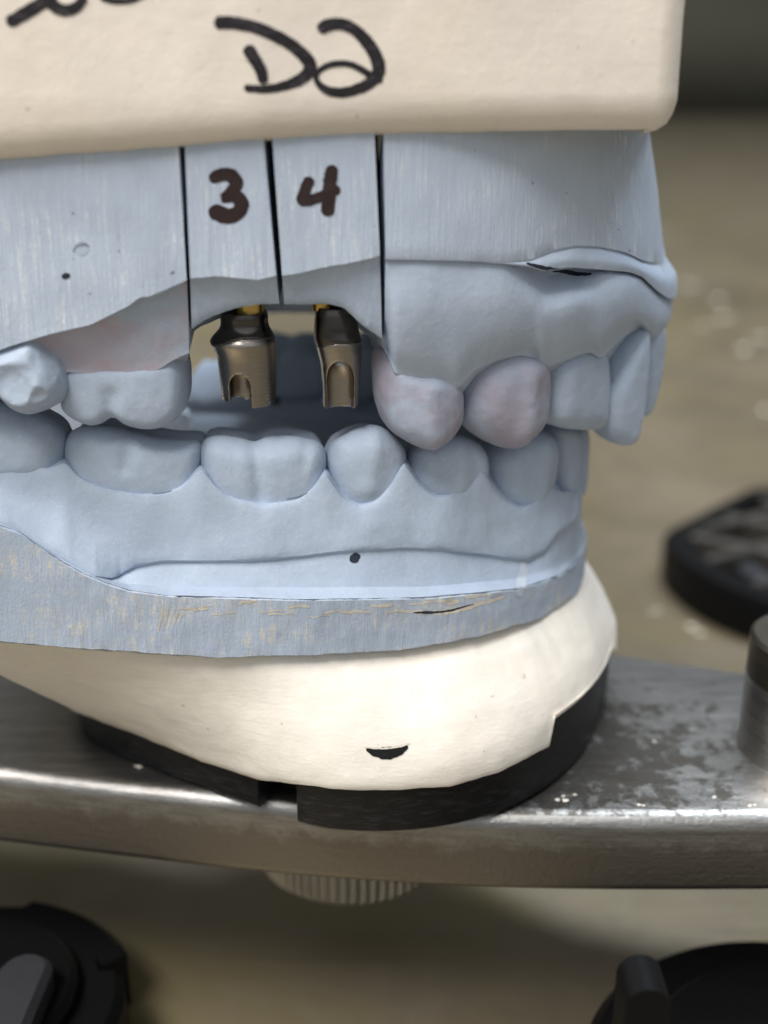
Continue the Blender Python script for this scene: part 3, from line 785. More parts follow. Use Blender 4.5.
# one closed block in two looks: trimmed face, and the gum below it
V, f = grid_mesh(P, True, True, ring=True); blk = mesh_obj('stone_base', V, f, M['trim'], upc, angle=32)
def paint(o, other, zf):
    """faces below the trim line take the untrimmed stone"""
    o.data.materials.append(other)
    org = np.array(o.parent.location) / S
    for p in o.data.polygons:
        c = np.array(p.center) / S + org
        if zf(c): p.material_index = 1
def row_px(c):
    d = depth(c[1], c[2]); v = (c[1] - CAM[1]) * -SZ + (c[2] - CAM[2]) * SY
    return 384 + F * c[0] / d, 512 - F * v / d
def below(line):
    return lambda c: (lambda q: q[1] > line(q[0]) + 1.0)(row_px(c))
paint(blk, M['gum_pink'], below(u_face_l))

# the two removable dies
def die(left, right, face, gum, label, seed):
    t = thing('removable_die', ((-14 if seed == 3 else -5), 5, 16), label, 'die', 'saw-cut dies between the upper blocks')
    rows = cap_rows(face, [
        dict(py=lambda x: face(x) + 2.5, off=1.7, sub=3),
        dict(py=lambda x: 0.45 * face(x) + 0.55 * gum(x), off=1.15, sub=3),
        dict(py=lambda x: gum(x) - 1.5, off=0.7, sub=2),
        dict(py=lambda x: gum(x) + 0.5, off=-0.2, sub=3),
        dict(py=lambda x: gum(x) - 4, off=-4.5, sub=3),
        dict(py=lambda x: gum(x) - 2, off=-10.0, sub=3),
        dict(z=25.0, pyn=290, off=0, med=1.0, sharp=True)])
    P = loft(UP, rows, np.linspace(0, 1, 60), left=left, right=right, amp=0.07, scale=0.4, amp2=0.05, scale2=1.5, seed=seed)
    V, f = grid_mesh(P, True, True, ring=True)
    o = mesh_obj('die_body', V, f, M['trim'], t, angle=32)
    paint(o, M['gum'], below(face))
    return t, o
f3 = poly([(185, 279), (215, 276), (240, 278), (258, 280), (284, 274)])
g3 = poly([(185, 332), (194, 326), (203, 320), (215, 314), (235, 307), (255, 304), (284, 303)])
f4 = poly([(280, 276), (300, 273), (330, 266), (345, 264), (384, 255)])
g4 = poly([(280, 303), (310, 304), (330, 303), (345, 308), (358, 320), (370, 329), (384, 338)])
die3, die3_b = die(K3L, K3R, f3, g3, 'narrow blue stone die marked 3 between two saw cuts', 3.0)
die4, die4_b = die(K4L, K4R, f4, g4, 'blue stone die marked 4, wider than the die marked 3', 8.0)

# anterior block, right of the last saw cut, round to the midline
face_o = poly([(480, FO), (540, 2.35), (590, 1.8), (640, 0.9)], 14)
u_face_r = poly([(380, 258), (420, 259), (460, 260), (505, 263), (530, 261), (552, 252), (575, 247), (600, 248), (625, 253), (650, 264)], 3)
u_flap = poly([(380, 258.6), (460, 260.6), (505, 263.6), (528, 266), (545, 271), (570, 267), (600, 269), (630, 272), (650, 280)], 3)
flap_o = poly([(380, 0.0), (505, 0.0), (530, 0.15), (550, 0.5), (580, 0.8), (650, 0.8)], 6)
slit = poly([(505, 0.0), (525, 1.0), (545, 2.0), (575, 2.2), (592, 1.2), (604, 0.2), (620, 0.0)], 5)
u_mar = poly([(380, 346), (387, 350), (393, 373), (405, 376), (420, 379), (440, 382), (457, 389), (462, 384), (475, 370), (495, 361), (520, 356), (536, 359), (541, 371), (552, 366), (570, 358), (590, 352), (597, 357), (601, 360), (614, 345), (628, 333), (636, 329), (645, 336)], 2)
def cut(x): return 1.3 * math.exp(-((x - 382) / 9.0) ** 2)
uroots = [(418, 34), (500, 34), (572, 24), (620, 16)]
def ubulge(x): return sum(0.6 * math.exp(-((x - c) / w) ** 2) for c, w in uroots)
rows = [dict(z=33.5, pyn=130, off=0, med=1.0, sub=1, sharp=True, zmid=33.5),
        dict(py=lambda x: u_top(x) - 14, off=poly([(470, FO - 0.5), (530, 1.5), (580, 0.3), (640, -1.6)], 14), sub=9, sharp=True, zmid=33.5, offmid=-2.8),
        dict(py=lambda x: u_face_r(x) - 14, off=lambda x: face_o(x) - 0.3 * flap_o(x), sub=3, zmid=20.5, offmid=-0.2),
        dict(py=u_face_r, off=lambda x: face_o(x) - 0.5 * flap_o(x), sub=4, sharp=True, zmid=18.6, offmid=0.4),
        dict(py=lambda x: 0.45 * u_face_r(x) + 0.55 * u_flap(x), off=lambda x: face_o(x) + 0.55 * flap_o(x), sub=3, zmid=17.0, offmid=1.4),
        dict(py=u_flap, off=lambda x: face_o(x) + 0.5 * flap_o(x), sub=2, sharp=True, zmid=15.0, offmid=1.6),
        dict(py=lambda x: u_flap(x) + 1.2, off=lambda x: face_o(x) - 0.5 - 1.0 * slit(x), sub=2, zmid=15.2, offmid=1.0),
        dict(py=lambda x: u_flap(x) + 4 + 4 * slit(x), off=lambda x: 1.95 + 0.2 * ubulge(x) - 0.8 * slit(x) - 0.5 * (FO - face_o(x)), sub=3, zmid=14.6, offmid=1.2),
        dict(py=lambda x: 0.62 * u_flap(x) + 0.38 * u_mar(x), off=lambda x: 1.9 + 0.75 * ubulge(x) - 0.3 * (FO - face_o(x)) - 0.4 * cut(x), sub=5, zmid=12.6, offmid=1.2),
        dict(py=lambda x: 0.25 * u_flap(x) + 0.75 * u_mar(x), off=lambda x: 1.15 + 0.7 * ubulge(x) - cut(x), sub=5, zmid=11.2, offmid=0.6),
        dict(py=lambda x: u_mar(x) - 5, off=lambda x: -0.12 + 0.35 * ubulge(x) - cut(x), sub=3, zmid=9.6, offmid=0.2),
        dict(py=lambda x: u_mar(x) + 0.5, off=-0.6, sub=3, zmid=9.0, offmid=-0.6),
        dict(py=lambda x: u_mar(x) + 3, off=-4.0, sub=3, zmid=9.2, offmid=-4),
        dict(z=15.0, pyn=320, off=-10.0, sub=2, zmid=15.0, offmid=-10),
        dict(z=25.0, pyn=300, off=0, med=1.0, sharp=True, zmid=25.0)]
stations = np.r_[np.linspace(0, 1, 110)]
P = loft(UP, rows, stations, left=RK, right=([642, 642, 642], [100, 260, 380]), front=FRONT, amp=0.12, scale=0.14, amp2=0.025, scale2=0.9, seed=6.0)
PA = np.concatenate([P, mirror_grid(P)[:, 1:]], axis=1)
V, f = grid_mesh(PA, True, True, ring=True); ant = mesh_obj('stone_base', V, f, M['trim'], upc, angle=36)
NT = 1 + 9 + 3
trim_line = poly([(380, 258), (505, 263), (530, 261), (552, 252), (575, 247), (600, 248), (625, 252), (650, 262), (680, 285)])
paint(ant, M['gum_up'], below(trim_line))

# the far side: one plain block opposite the dies; the back of the arch is open
rows = cap_rows(f4, [dict(py=lambda x: 300.0, off=1.4, sub=3), dict(py=lambda x: 391.0, off=0.4, sub=3), dict(py=lambda x: 397.0, off=-1.5, sub=3),
                     dict(py=lambda x: 391.0, off=-8.5, sub=3), dict(py=lambda x: 352.0, off=-12.0, sub=3), dict(z=24.0, pyn=290, off=0, med=1.0, sharp=True)])
P = loft(UP, rows, np.linspace(0, 1, 60), left=K3L, right=K4R, amp=0.2, scale=0.3)
V, f = grid_mesh(mirror_grid(P), True, True, ring=True); mesh_obj('stone_base', V, f, M['gum'], upc, angle=32)

def T_up(*a, **k): return tooth(upc, UP, *a, upper=True, **k)
upper_defs = [
    dict(outline=[(-45, 372), (-20, 355), (0, 340), (22, 334), (42, 322), (50, 338), (63, 356), (72, 374), (70, 393), (58, 402), (36, 411), (18, 405), (8, 396), (0, 385), (-30, 390)], hb=4.6, hl=3.8, off=3.3, ext=1,
         namp=0.2, nscale=0.33, r=0.9, scoops=[(20, 376, 8.4, 4.6), (38, 362, 7.8, 3.6), (57, 392, 6.4, 2.6), (2, 404, 6.5, 3.0)], conv=0.05),
    dict(outline=[(66, 372), (75, 366), (110, 364), (140, 364), (160, 360), (178, 355), (186, 370), (188, 390), (185, 408), (172, 420), (156, 425), (140, 423), (127, 418), (117, 414), (110, 418), (97, 421), (84, 417), (72, 409), (65, 400), (68, 386)],
         hb=4.2, hl=5.0, off=0.3, grooves=[(117, 425, 119, 385, 0.75, 0.4)], ext=12, r=0.5, pb=2.7, margin=385),
    dict(outline=[(378, 366), (386, 358), (395, 366), (420, 370), (440, 374), (456, 380), (460, 396), (458, 420), (447, 437), (430, 447), (421, 449), (402, 441), (387, 429), (380, 408), (377, 390)],
         hb=3.6, hl=4.4, off=0.35, mat='tooth_pink', ridges=[(419, 382, 421, 440, 1.3, 0.5)], ext=13, margin=392, yaw=0.1, shrink=0.15),
    dict(outline=[(459, 396), (464, 380), (476, 366), (497, 352), (520, 349), (536, 354), (541, 372), (540, 410), (531, 430), (512, 446), (502, 451), (485, 445), (469, 432), (460, 416)],
         hb=3.6, hl=4.2, off=0.6, mat='tooth_pink', ridges=[(508, 365, 503, 445, 1.3, 0.55)], ext=13, margin=385, yaw=0.12, shrink=0.32),
    dict(outline=[(541, 380), (548, 366), (565, 354), (588, 347), (597, 354), (599, 375), (599, 402), (597, 425), (590, 433), (575, 433), (558, 432), (546, 427), (540, 415)],
         hb=2.6, hl=3.2, off=0.4, ext=12, margin=378, r=0.55, pb=2.8, yaw=0.15, shrink=0.42, wide=0.98),
    dict(outline=[(599, 398), (610, 370), (623, 347), (638, 323), (644, 331), (642, 364), (638, 398), (633, 432), (627, 447), (617, 448), (606, 442), (599, 428)],
         hb=2.0, hl=2.6, off=0.45, ext=4, margin=370, r=0.55, pb=2.4, shrink=0.3, yaw=-0.15, wide=0.98),
    dict(outline=[(634, 380), (636, 350), (646, 328), (656, 318), (660, 332), (658, 360), (652, 390), (645, 416), (638, 420), (633, 410)], hb=1.5, hl=2.2, off=0.2, ext=4, margin=350, r=0.7, shrink=0.2),
]
for i, d in enumerate(upper_defs):
    o = T_up(**d)
    if 1 < i < 5: mirror_part(o, upc)

# cream plaster block above
def cream_block():
    pts = []
    def arc(cx, cy, r, a0, a1, n=10):
        for a in np.linspace(math.radians(a0), math.radians(a1), n): pts.append((cx + r * math.cos(a), cy + r * math.sin(a)))
    fl = [(-60, -6.0), (-34, -5.6), (-10, -4.6), (8, -2.7), (19.6, -0.95)]
    pts += fl
    arc(21.2, 1.9, 2.8, -80, -8, 12)
    arc(24.0, 47, 7.7, -8, 85, 10)
    pts.append((-60, 58))
    p = np.array(pts); u = []
    for a, b in zip(p, np.roll(p, -1, axis=0)):
        k = max(1, int(np.hypot(*(b - a)) / 1.2)); u += [a + (b - a) * t / k for t in range(k)]
    u = np.array(u)
    c = np.array([-10.0, 26.0])
    def ztop(q): return None
    # bottom edge follows the slightly tilted line seen in the photograph
    zb = []
    for q in u:
        px = px_of(q[0], q[1], 31); zb.append(z_at(q[1], float(np.interp(px, [-200, 0, 180, 384, 560, 640, 676], [175, 162, 148, 137, 131, 130.5, 134]))) if q[1] < 8 else 0)
    zb = np.array(zb); ref = zb[(u[:, 1] < 8) & (u[:, 0] > 15)].mean(); zb[zb == 0] = ref
    zb = smooth1(np.r_[zb[-20:], zb, zb[:20]], 4)[20:-20]
    d = np.gradient(np.r_[u[-1:], u, u[:1]], axis=0)[1:-1]; n = np.stack([d[:, 1], -d[:, 0]], 1); n /= np.linalg.norm(n, axis=1)[:, None]
    rows = []
    for ins, dz in ((9, 0.35), (3.4, 0.2), (2.5, 0.0), (1.5, 0.2), (0.7, 0.8), (0.25, 1.6), (0.0, 2.6)):
        q = u - n * ins; rows.append(np.c_[q, zb + dz])
    for z in np.linspace(36, 58, 14): rows.append(np.c_[u - n * 0.0, np.full(len(u), z)])
    P = np.array(rows); P = np.concatenate([P, P[:, :1]], axis=1)
    P = rough(P, 0.12, 0.12, 4.0, 0.05, 0.7); P[:, -1] = P[:, 0]
    V, f = grid_mesh(P); nr, nc = P.shape[:2]
    f.append(list(range(nc - 1))); f.append([(nr - 1) * nc + j for j in range(nc - 1)])
    return mesh_obj('mounting_plaster', V, f, M['cream_up'], upc, angle=50)
cream_o = cream_block()

# ------------------------------------------------------------------ ABUTMENTS
def abutment(px, Y, rows_px, ring, notch, split, label, h=0.08, ridge=0.0, step=0.0):
    """rows_px: (row, half width in columns, dx) from the die down to the tip"""
    a = at(px, rows_px[0][0], Y)
    t = thing('implant_abutment', a, label, 'abutment', 'metal abutments under the dies')
    pr = []
    for py, hw, dx in rows_px:
        z = z_at(Y, py); sc = depth(Y, z) / F
        pr.append((z - a[2], hw * sc, dx * sc))
    pr = np.array(pr)[::-1]                     # ascending z
    R = pr[:, 1].max() + 0.5; z0, z1 = pr[0, 0] - 0.4, pr[-1, 0] + 0.4
    g = np.arange(-R, R, h); gz = np.arange(z0, z1, h)
    X, Yg, Z = np.meshgrid(g, g, gz, indexing='ij')
    zz = np.linspace(pr[0, 0], pr[-1, 0], 200)
    rz = smooth1(np.interp(zz, pr[:, 0], pr[:, 1]), 4) + ridge * np.sin(zz * 2 * math.pi / 0.33) * np.clip((-1.0 - (zz - pr[0, 0] - 4.6)) / 0.5, 0, 1); dx = smooth1(np.interp(zz, pr[:, 0], pr[:, 2]), 4)
    r = np.interp(gz, zz, rz)[None, None, :]; ox = np.interp(gz, zz, dx)[None, None, :]
    f0 = np.hypot(X - ox, Yg) - r
    f = np.maximum(f0, np.maximum(Z - pr[-1, 0], pr[0, 0] - Z))
    nx, ny, nr_, ntop, dep = notch                # column, top row, half width, depth behind the front
    zt = z_at(Y, ny); sc = depth(Y, zt) / F; cx = (nx - px) * sc; rr = nr_ * sc; zt -= a[2]
    yc = -np.interp(zt, pr[:, 0], pr[:, 1]) + dep
    q = np.hypot(np.hypot(X - cx, np.maximum(Z - (zt - rr * ntop), 0) / ntop), np.maximum(Yg - yc, 0)) - rr
    f = np.maximum(f, -q)
    f = np.maximum(f, pr[0, 0] + step * (X < cx) + 0.10 * np.sin(X * 3.1 + 1) * (step > 0) - Z)
    zs = z_at(Y, split) - a[2] + 0.10 * X + 0.25 * np.cos(X * 0.9)
    body = np.maximum(f, Z - zs); neck = np.maximum(f, zs - 0.02 - Z)
    for nm, ff, mt in (('body', body, 'bronze'), ('neck', neck, 'neck')):
        V, q4 = surface_nets(ff, np.array([g[0], g[0], gz[0]]), h)
        mesh_obj(nm, V + a, q4, M[mt], t, angle=45)
    rx, rw = ring
    zc = a[2]; sc = depth(Y, zc) / F
    lathe('gold_ring', [(0.01, zc - 0.3), (rw * sc, zc - 0.3), (rw * sc, zc + 1.6), (0.01, zc + 1.6)], a[0] + (rx - px) * sc, Y, M['gold'], t, 48)
    return t
ab3 = abutment(245, 3.4, [(311, 23, -1), (316, 24, -1), (322, 23.5, -1), (328, 25, -1), (333, 29, -2), (338, 32.5, -3), (341, 33.2, -3.5), (346, 31.5, -2), (356, 29.5, 0), (380, 28, 0.5), (402, 26.5, 1)],
               (250, 14.5), (240, 368, 11, 1.3, 2.3), 336, 'bronze metal abutment with flared collar and small arched notch under the die marked 3', ridge=0.013, step=0.35)
ab4 = abutment(338, 3.4, [(306, 19.5, -2), (312, 21, -2), (322, 22, -2), (330, 22.5, -2), (337, 23.5, -1), (342, 23.5, 0), (350, 22.5, 1), (362, 20.5, 2), (385, 18.5, 2), (406, 17.8, 1.5)],
               (323, 11), (340, 357, 14.5, 1.6, 0.35), 342, 'slim bronze metal abutment with long scooped-out front under the die marked 4')

# ------------------------------------------------------------------ HANDWRITING, pits and chips laid on the real surfaces
def bvh_of(objs):
    dg = bpy.context.evaluated_depsgraph_get(); tr = []
    bpy.context.view_layer.update()
    for o in objs:
        bm = bmesh.new(); bm.from_mesh(o.data); bm.transform(o.matrix_world); tr.append(BVHTree.FromBMesh(bm)); bm.free()
    return tr
def hit(trees, px, py):
    d = Vector(ray(px, py)); best = None
    for t in trees:
        r = t.ray_cast(Vector(CAM * S), d)
        if r[0] is not None and (best is None or r[3] < best[3]): best = r
    return best
def spline(p, step=1.2):
    p = np.array(p, float); out = []
    q = np.r_[[2 * p[0] - p[1]], p, [2 * p[-1] - p[-2]]]
    for i in range(len(p) - 1):
        n = max(2, int(np.hypot(*(p[i + 1] - p[i])[:2]) / step))
        for k in range(n):
            t = k / n; a, b, c, d = q[i:i + 4]
            out.append(0.5 * (2 * b + (c - a) * t + (2 * a - 5 * b + 4 * c - d) * t ** 2 + (-a + 3 * b - 3 * c + d) * t ** 3))
    out.append(p[-1]); return np.array(out)
def stroke(name, pts, width, on, mat, parent, lift=0.05, wob=0.12, seed=0):
    """a marker stroke: pts of (column, row[, width factor]) laid on the surface"""
    bpy.context.view_layer.update(); trees = bvh_of(on)
    pts = [(*p, 1.0) if len(p) == 2 else p for p in pts]
    c = spline(pts); n = len(c)
    tg = np.gradient(c[:, :2], axis=0); tg /= np.linalg.norm(tg, axis=1)[:, None] + 1e-9; nm = np.stack([-tg[:, 1], tg[:, 0]], 1)
    V = []; nc = 6
    dist = np.r_[0, np.cumsum(np.hypot(*np.diff(c[:, :2], axis=0).T))]
    for i in range(n):
        hw = 0.5 * width * c[i, 2]
        e = min(dist[i], dist[-1] - dist[i]); cap = hw * 0.9
        if e < cap: hw *= math.sqrt(max(0.02, 1 - (1 - e / cap) ** 2))
        wl = 1 + wob * noise.noise(Vector((c[i, 0] * 0.25, c[i, 1] * 0.25, seed))); wr = 1 + wob * noise.noise(Vector((c[i, 0] * 0.25, c[i, 1] * 0.25, seed + 7)))
        for k in range(nc):
            t = -1 + 2 * k / (nc - 1)
            q = c[i, :2] + nm[i] * hw * t * (wl if t < 0 else wr)
            r = hit(trees, *q)
            V.append(np.array(r[0]) / S + np.array(r[1]) * lift * (1 if np.dot(np.array(r[1]), CF) < 0 else -1) if r else at(q[0], q[1], -5))
    return mesh_obj(name, V, grid_faces(n, nc), mat, parent, angle=180)
def ink(pts, w, seed, lift=0.05): return stroke('handwriting', pts, w * 1.3, [cream_o], M['ink'], upc, lift, seed=seed)
ink([(214, 23, 1.1), (234, 23, 1.05), (260, 29), (287, 42), (304, 56, 1.05), (310, 66, 1.1), (304, 77), (287, 85, 0.8), (266, 89, 0.65), (244, 88, 0.6)], 9.5, 1)
ink([(246, 46, 1.1), (254, 58, 1.05), (261, 71), (264, 84, 0.8)], 9.0, 2, 0.07)
ink([(319, 32, 1.1), (326, 26, 1.1), (340, 24, 1.05), (355, 30), (369, 45, 1.1), (377, 60, 1.15), (378, 72, 1.1), (368, 84), (347, 92, 0.9), (329, 91, 0.8), (318, 83, 0.55), (317, 73, 0.5), (330, 65, 0.55), (348, 64, 0.55), (364, 71, 0.6), (374, 79, 0.7), (383, 80, 0.5)], 9.0, 3)
ink([(7, 24, 1.0), (24, 14, 1.1), (42, 3, 1.1), (56, -9, 1.0)], 9.5, 4)
ink([(42, -4, 0.9), (52, 4, 1.1), (62, 10, 1.1), (75, 8, 1.0), (86, -4, 0.8)], 8.5, 5, 0.07)
ink([(100, -2, 0.6), (114, 1, 0.8), (132, 0, 0.8), (150, -8, 0.7)], 6, 6)
stroke('number', [(210, 181, 0.8), (217, 176, 1.0), (227, 174, 1.05), (234, 178, 1.1), (236, 186, 1.05), (229, 194, 0.9), (224, 198, 0.8), (234, 196, 1.0), (242, 203, 1.1), (238, 212, 1.1), (228, 216, 1.2), (216, 212, 1.25), (209, 209, 0.9)], 13, [die3_b], M['ink_brown'], die3, seed=11)
stroke('number', [(311, 177, 1.0), (306, 188, 0.95), (303, 200, 1.0), (314, 199, 0.9), (328, 193, 0.85), (340, 188, 0.9)], 12, [die4_b], M['ink_brown'], die4, seed=12)
stroke('number', [(333, 165, 0.95), (330, 180, 1.05), (329, 196, 1.05), (327, 216, 1.1)], 12.5, [die4_b], M['ink_brown'], die4, 0.07, seed=13)

def merge_marks(parent, name):
    """marks of one kind on one thing become one part"""
    os_ = [o for o in parent.children if o.name.split('.')[0] == name]
    groups = {}
    for o in os_: groups.setdefault(o.data.materials[0].name, []).append(o)
    for g in groups.values():
        bm = bmesh.new()
        for o in g: bm.from_mesh(o.data)
        bm.to_mesh(g[0].data); bm.free()
        for o in g[1:]: bpy.data.objects.remove(o)
merge_marks(upc, 'handwriting'); merge_marks(die4, 'number')

# a crescent chip in the ivory plaster where the plate shows, edged by its broken lip
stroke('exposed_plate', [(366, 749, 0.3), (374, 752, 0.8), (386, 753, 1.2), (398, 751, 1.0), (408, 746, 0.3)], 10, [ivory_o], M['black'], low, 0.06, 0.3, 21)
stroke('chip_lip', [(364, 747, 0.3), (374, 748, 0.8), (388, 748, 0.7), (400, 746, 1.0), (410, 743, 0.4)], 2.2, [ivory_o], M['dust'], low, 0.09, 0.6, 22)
# bubbles and saw nicks in the stone, laid flat with their shade as colour
M['recess_shade'] = stone_gum('shaded_recess_stone', (0.20, 0.23, 0.29))
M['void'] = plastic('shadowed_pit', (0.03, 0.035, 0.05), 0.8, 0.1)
def pit(name, px, py, w, l, on, parent, ang=0.0):
    dx, dy = math.cos(ang) * l / 2, math.sin(ang) * l / 2
    stroke(name, [(px - dx, py - dy, 0.8), (px, py, 1.1), (px + dx, py + dy, 0.8)], w, on, M['void'], parent, 0.03, 0.35, px)
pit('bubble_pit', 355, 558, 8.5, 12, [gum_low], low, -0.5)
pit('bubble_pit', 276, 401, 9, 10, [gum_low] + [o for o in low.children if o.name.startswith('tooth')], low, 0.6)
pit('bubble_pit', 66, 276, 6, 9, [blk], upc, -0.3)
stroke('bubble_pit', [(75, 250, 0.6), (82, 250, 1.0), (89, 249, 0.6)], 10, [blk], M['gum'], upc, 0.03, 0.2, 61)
stroke('bubble_pit', [(73, 252, 0.4), (77, 246, 1.0), (84, 244, 1.0), (90, 247, 0.4)], 3.2, [blk], M['recess_shade'], upc, 0.05, 0.3, 62)  # dark crescent painted as the shade along the bubble's upper edge
stroke('crack_and_slit_shade', [(526, 263, 0.5), (540, 267, 1.0), (556, 270, 1.1), (572, 273, 1.2), (584, 274.5, 1.0), (592, 274, 0.4)], 3.6, [ant], M['void'], upc, 0.03, 0.4, 44)  # dark stroke painted for the shade in the slit under the flap
stroke('crack_and_slit_shade', [(505, 596, 0.5), (490, 601, 1.0), (478, 604, 0.9), (462, 609, 1.1), (440, 612.5, 1.0), (418, 614, 0.5)], 4.2, [base_low], M['dust'], low, 0.02, 0.9, 41)
stroke('crack_and_slit_shade', [(413, 612.5, 0.4), (428, 612.5, 1.3), (438, 612, 0.9), (452, 610, 0.9), (466, 606, 0.5), (474, 604, 0.4)],  2.4, [base_low], M['void'], low, 0.03, 0.4, 31)
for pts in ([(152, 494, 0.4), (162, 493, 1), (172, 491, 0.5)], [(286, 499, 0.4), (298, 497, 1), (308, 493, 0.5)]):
    stroke('margin_nick', pts, 1.7, [gum_low] + [o for o in low.children if o.name.startswith('tooth')], M['recess_shade'], low, 0.04, 0.3, 5)

M['pale'] = stone_gum('scraped_pale_stone', (0.47, 0.52, 0.60))
stroke('scrape', [(523, 560, 0.7), (523, 570, 1.0), (521, 584, 1.1), (518, 597, 0.8)], 8, [gum_low, base_low], M['pale'], low, 0.05, 0.5, 51)
stroke('scrape', [(478, 576, 0.4), (492, 568, 0.8), (508, 560, 0.3)], 2.2, [gum_low], M['pale'], low, 0.03, 0.5, 52)

rs = random.Random(12)
for k in range(16):
    x0 = 178 + 19 * k + rs.uniform(-6, 6); y0 = l_edge(x0) + rs.uniform(5, 19) * (1 if x0 < 400 else 0.5); l = rs.uniform(16, 38)
    stroke('scrape', [(x0 + l * t, y0 - 1.5 * t + rs.uniform(-1.2, 1.2), rs.uniform(0.4, 1.2)) for t in (0, 0.3, 0.6, 1)], rs.uniform(1.6, 4.0), [base_low], M['scraped'], low, 0.025, 0.9, 60 + k)
for k in range(5):
    x0 = 162 + 5 * k
    stroke('scrape', [(x0 + 2, 602 + 3 * k, 0.4), (x0 - 1, 616, 1.0), (x0 - 4, 632 - 2 * k, 0.4)], 2.6, [base_low], M['scraped'], low, 0.025, 0.9, 90 + k)

merge_marks(low, 'scrape'); merge_marks(low, 'margin_nick')

# ------------------------------------------------------------------ BLACK MOUNTING PLATES LYING ABOUT
def solid(name, outline, z0, z1, mat, parent, bev=0.6):
    p = np.asarray(outline, float); n = len(p)
    d = np.roll(p, -1, 0) - np.roll(p, 1, 0); nm = np.stack([d[:, 1], -d[:, 0]], 1); nm /= np.linalg.norm(nm, axis=1)[:, None] + 1e-9
    area2 = np.sum(p[:, 0] * np.roll(p[:, 1], -1) - np.roll(p[:, 0], -1) * p[:, 1])
    if area2 < 0: nm = -nm
    rows = [np.c_[p - nm * bev, np.full(n, z0)], np.c_[p, np.full(n, z0 + bev)], np.c_[p, np.full(n, z1 - bev)], np.c_[p - nm * bev, np.full(n, z1)]]
    P = np.array(rows); P = np.concatenate([P, P[:, :1]], axis=1); V, f = grid_mesh(P); nr, nc = P.shape[:2]
    f.append(list(range(nc - 1))); f.append([(nr - 1) * nc + j for j in range(nc - 1)])
    return mesh_obj(name, V, f, mat, parent, angle=35)
def ngon(cx, cy, r, n=64, a0=0, a1=360, close=False):
    return [(cx + r * math.cos(math.radians(a)), cy + r * math.sin(math.radians(a))) for a in np.linspace(a0, a1, n, endpoint=False if a1 - a0 >= 360 else True)]
def bar_between(p, q, w):
    p, q = np.array(p, float), np.array(q, float); d = (q - p) / np.linalg.norm(q - p); n = np.array([-d[1], d[0]]) * w / 2
    return [p + n, p - n, q - n, q + n]

def lattice_plate(cx, cy, r, rot, label):
    t = thing('mounting_plate', (cx, cy, BZ), label, 'mounting plate')
    pts = []
    for k in range(72):
        a = 2 * math.pi * k / 72; rr = r * min(1.0, 0.86 / max(0.01, abs(math.cos(a - rot)))) if abs(math.cos(a - rot)) > 0.86 else r
        pts.append((cx + rr * math.cos(a), cy + rr * math.sin(a)))
    pts = np.array(pts); inn = np.array([cx, cy]) + (pts - (cx, cy)) * 0.86
    # open ring wall
    zt = BZ + 9
    rows = [np.c_[pts, np.full(72, BZ)], np.c_[pts, np.full(72, zt - 1)], np.c_[pts * 0.985 + np.array([cx, cy]) * 0.015, np.full(72, zt)], np.c_[inn, np.full(72, zt)], np.c_[inn, np.full(72, BZ + 3)]]
    P = np.array(rows); P = np.concatenate([P, P[:, :1]], axis=1); V, f = grid_mesh(P)
    mesh_obj('rim', V, f, M['black_soft'], t, angle=30)
    solid('floor_disc', inn * 0.99 + np.array([cx, cy]) * 0.01, BZ + 0.1, BZ + 3.2, M['black_soft'], t, 0.2)
    for a0, offs in ((rot + 0.15, (-0.55, -0.12, 0.3)), (rot + 1.25, (-0.62, -0.25, 0.12, 0.5))):
        for o in offs:
            d = np.array([math.cos(a0), math.sin(a0)]); nn = np.array([-d[1], d[0]]); c = np.array([cx, cy]) + nn * o * r; l = math.sqrt(1 - o * o) * r * 0.86
            solid('rib', bar_between(c - d * l, c + d * l, 2.6), BZ + 2, zt - 0.1 - 0.05 * (o + 1), M['rib'], t, 0.4)
    arc_o = ngon(cx, cy, r * 0.66, 20, 185, 262); arc_i = ngon(cx, cy, r * 0.56, 20, 185, 262)[::-1]
    solid('inner_wall', arc_o + arc_i, BZ + 2, zt - 2.5, M['grey_plastic'], t, 0.5)
    return t
c = on_z(852, 545, BZ + 9)
lattice_plate(c[0], c[1], 38.0, 2.4, 'blurred black plastic mounting plate with crossed ribs lying behind the steel post')

def key_plate(cx, cy, r, rot, label, notch):
    t = thing('mounting_plate', (cx, cy, BZ), label, 'mounting plate')
    pts = []
    for k in range(120):
        a = 2 * math.pi * k / 120; rel = (math.degrees(a) - notch) % 360
        rr = r if rel > 6 else r - 2.0
        if 6 < rel < 60: rr = r + 1.2
        pts.append((cx + rr * math.cos(a), cy + rr * math.sin(a)))
    solid('plate_body', pts, BZ, BZ + 9, M['black_soft'], t, 1.0)
    ring = ngon(cx, cy, r * 0.72, 48); solid('raised_disc', ring, BZ + 8.8, BZ + 11, M['black_soft'], t, 0.8)
    return t
# lower left: round plate with a grey fin across it
c = on_z(-40, 1004, BZ + 9)
kl = key_plate(c[0], c[1], 17.0, 0, 'round black mounting plate with a grey raised fin on the bench', 22)
def fin(parent, p0, p1, w, z0, z1, mat):
    d = np.array(p1) - np.array(p0); a = math.degrees(math.atan2(d[1], d[0]))
    o = ngon(p1[0], p1[1], w / 2, 14, a - 90, a + 90) + ngon(p0[0], p0[1], w / 2, 14, a + 90, a + 270)
    return solid('fin', o, z0, z1, mat, parent, 0.7)
p0 = on_z(-10, 1045, BZ + 14); p1 = on_z(24, 968, BZ + 14)
fin(kl, p0[:2], p1[:2], 5.6, BZ + 9, BZ + 14, M['grey_plastic'])
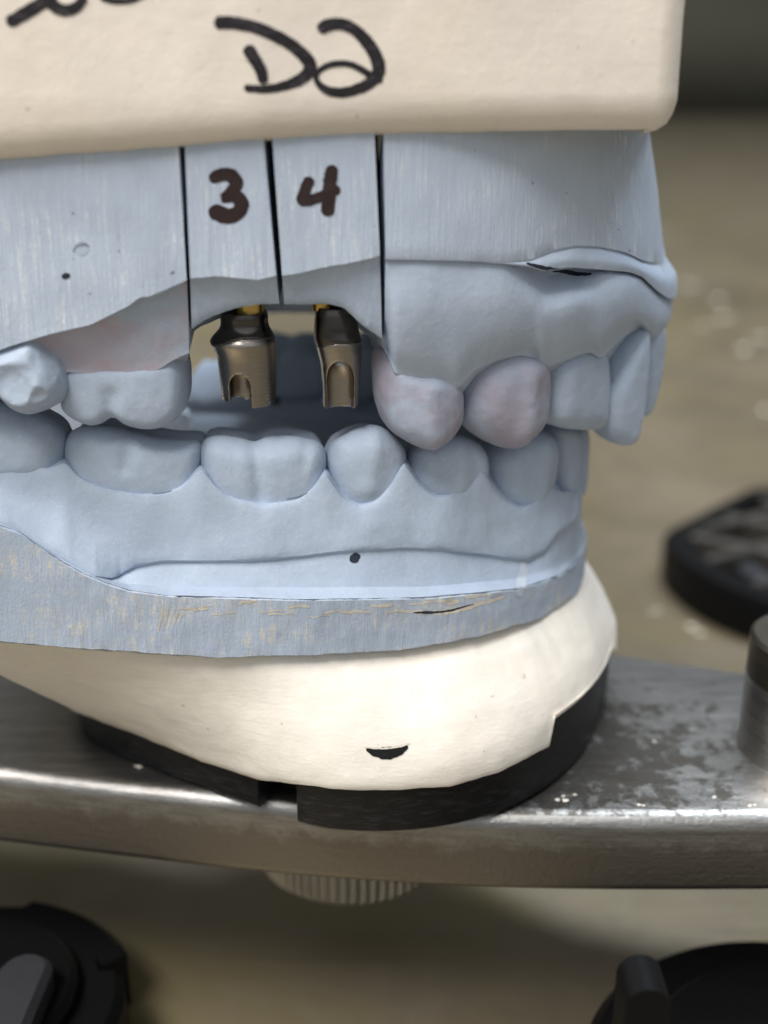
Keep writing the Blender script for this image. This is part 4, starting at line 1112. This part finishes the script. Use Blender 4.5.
# lower right: plate with an upright tab
c = on_z(812, 1086, BZ + 9)
kr = key_plate(c[0], c[1], 22.0, 0, 'black mounting plate with an upright rounded tab near the front of the bench', 200)
def tab(parent, px, py_top, w_px, py_bot, Y):
    a = at(px, py_top, Y); sc = depth(Y, a[2]) / F; w = w_px * sc / 2; zb = BZ + 6
    o2 = [(a[0] + w * math.cos(t), a[2] - w + w * math.sin(t)) for t in np.linspace(0, math.pi, 18)] + [(a[0] - w, zb), (a[0] + w, zb)]
    rows = [np.array([(x, Y, z) for x, z in o2]), np.array([(x, Y + 4, z) for x, z in o2])]
    P = np.array(rows); P = np.concatenate([P, P[:, :1]], axis=1); V, f = grid_mesh(P); nc = P.shape[1]
    f.append(list(range(nc - 1))[::-1]); f.append([nc + j for j in range(nc - 1)])
    return mesh_obj('tab', V, f, M['black_soft'], parent, angle=35)
tab(kr, 650, 990, 46, 1060, c[1] - 17)

# ------------------------------------------------------------------ PLASTER DUST on bar and bench
def crumbs():
    V, f = [], []
    spots = []
    for px, py, w in ((640, 805, 0.4), (567, 798, 0.7), (575, 795, 0.5), (560, 801, 0.6), (713, 797, 0.4), (345, 770, 0.0), (137, 767, 0.7), (750, 805, 0.4), (690, 730, 0.3), (655, 742, 0.3)):
        if w: spots.append((on_z(px, py, PZ), w))
    for px, py, w in ((690, 285, 4), (715, 300, 4), (725, 318, 4), (745, 348, 5), (764, 338, 5), (700, 325, 2.5), (680, 350, 2), (765, 410, 3), (655, 610, 1.2), (690, 625, 1.5), (700, 633, 1.2)):
        spots.append((on_z(px, py, BZ), w))
    for p, w in spots:
        for k in range(3):
            c = p + np.array([random.gauss(0, w * 0.5), random.gauss(0, w * 0.3), 0]); r = w * random.uniform(0.2, 0.5)
            b = len(V)
            ring = [(c[0] + r * random.uniform(0.6, 1.2) * math.cos(a), c[1] + r * random.uniform(0.6, 1.2) * math.sin(a), c[2] + 0.02) for a in np.linspace(0, 2 * math.pi, 7)[:-1]]
            V += ring + [(c[0], c[1], c[2] + r * 0.35)]
            f += [(b + i, b + (i + 1) % 6, b + 6) for i in range(6)]
    o = mesh_obj('plaster_dust', V, f, M['dust']); tag(o, kind='stuff')
crumbs()
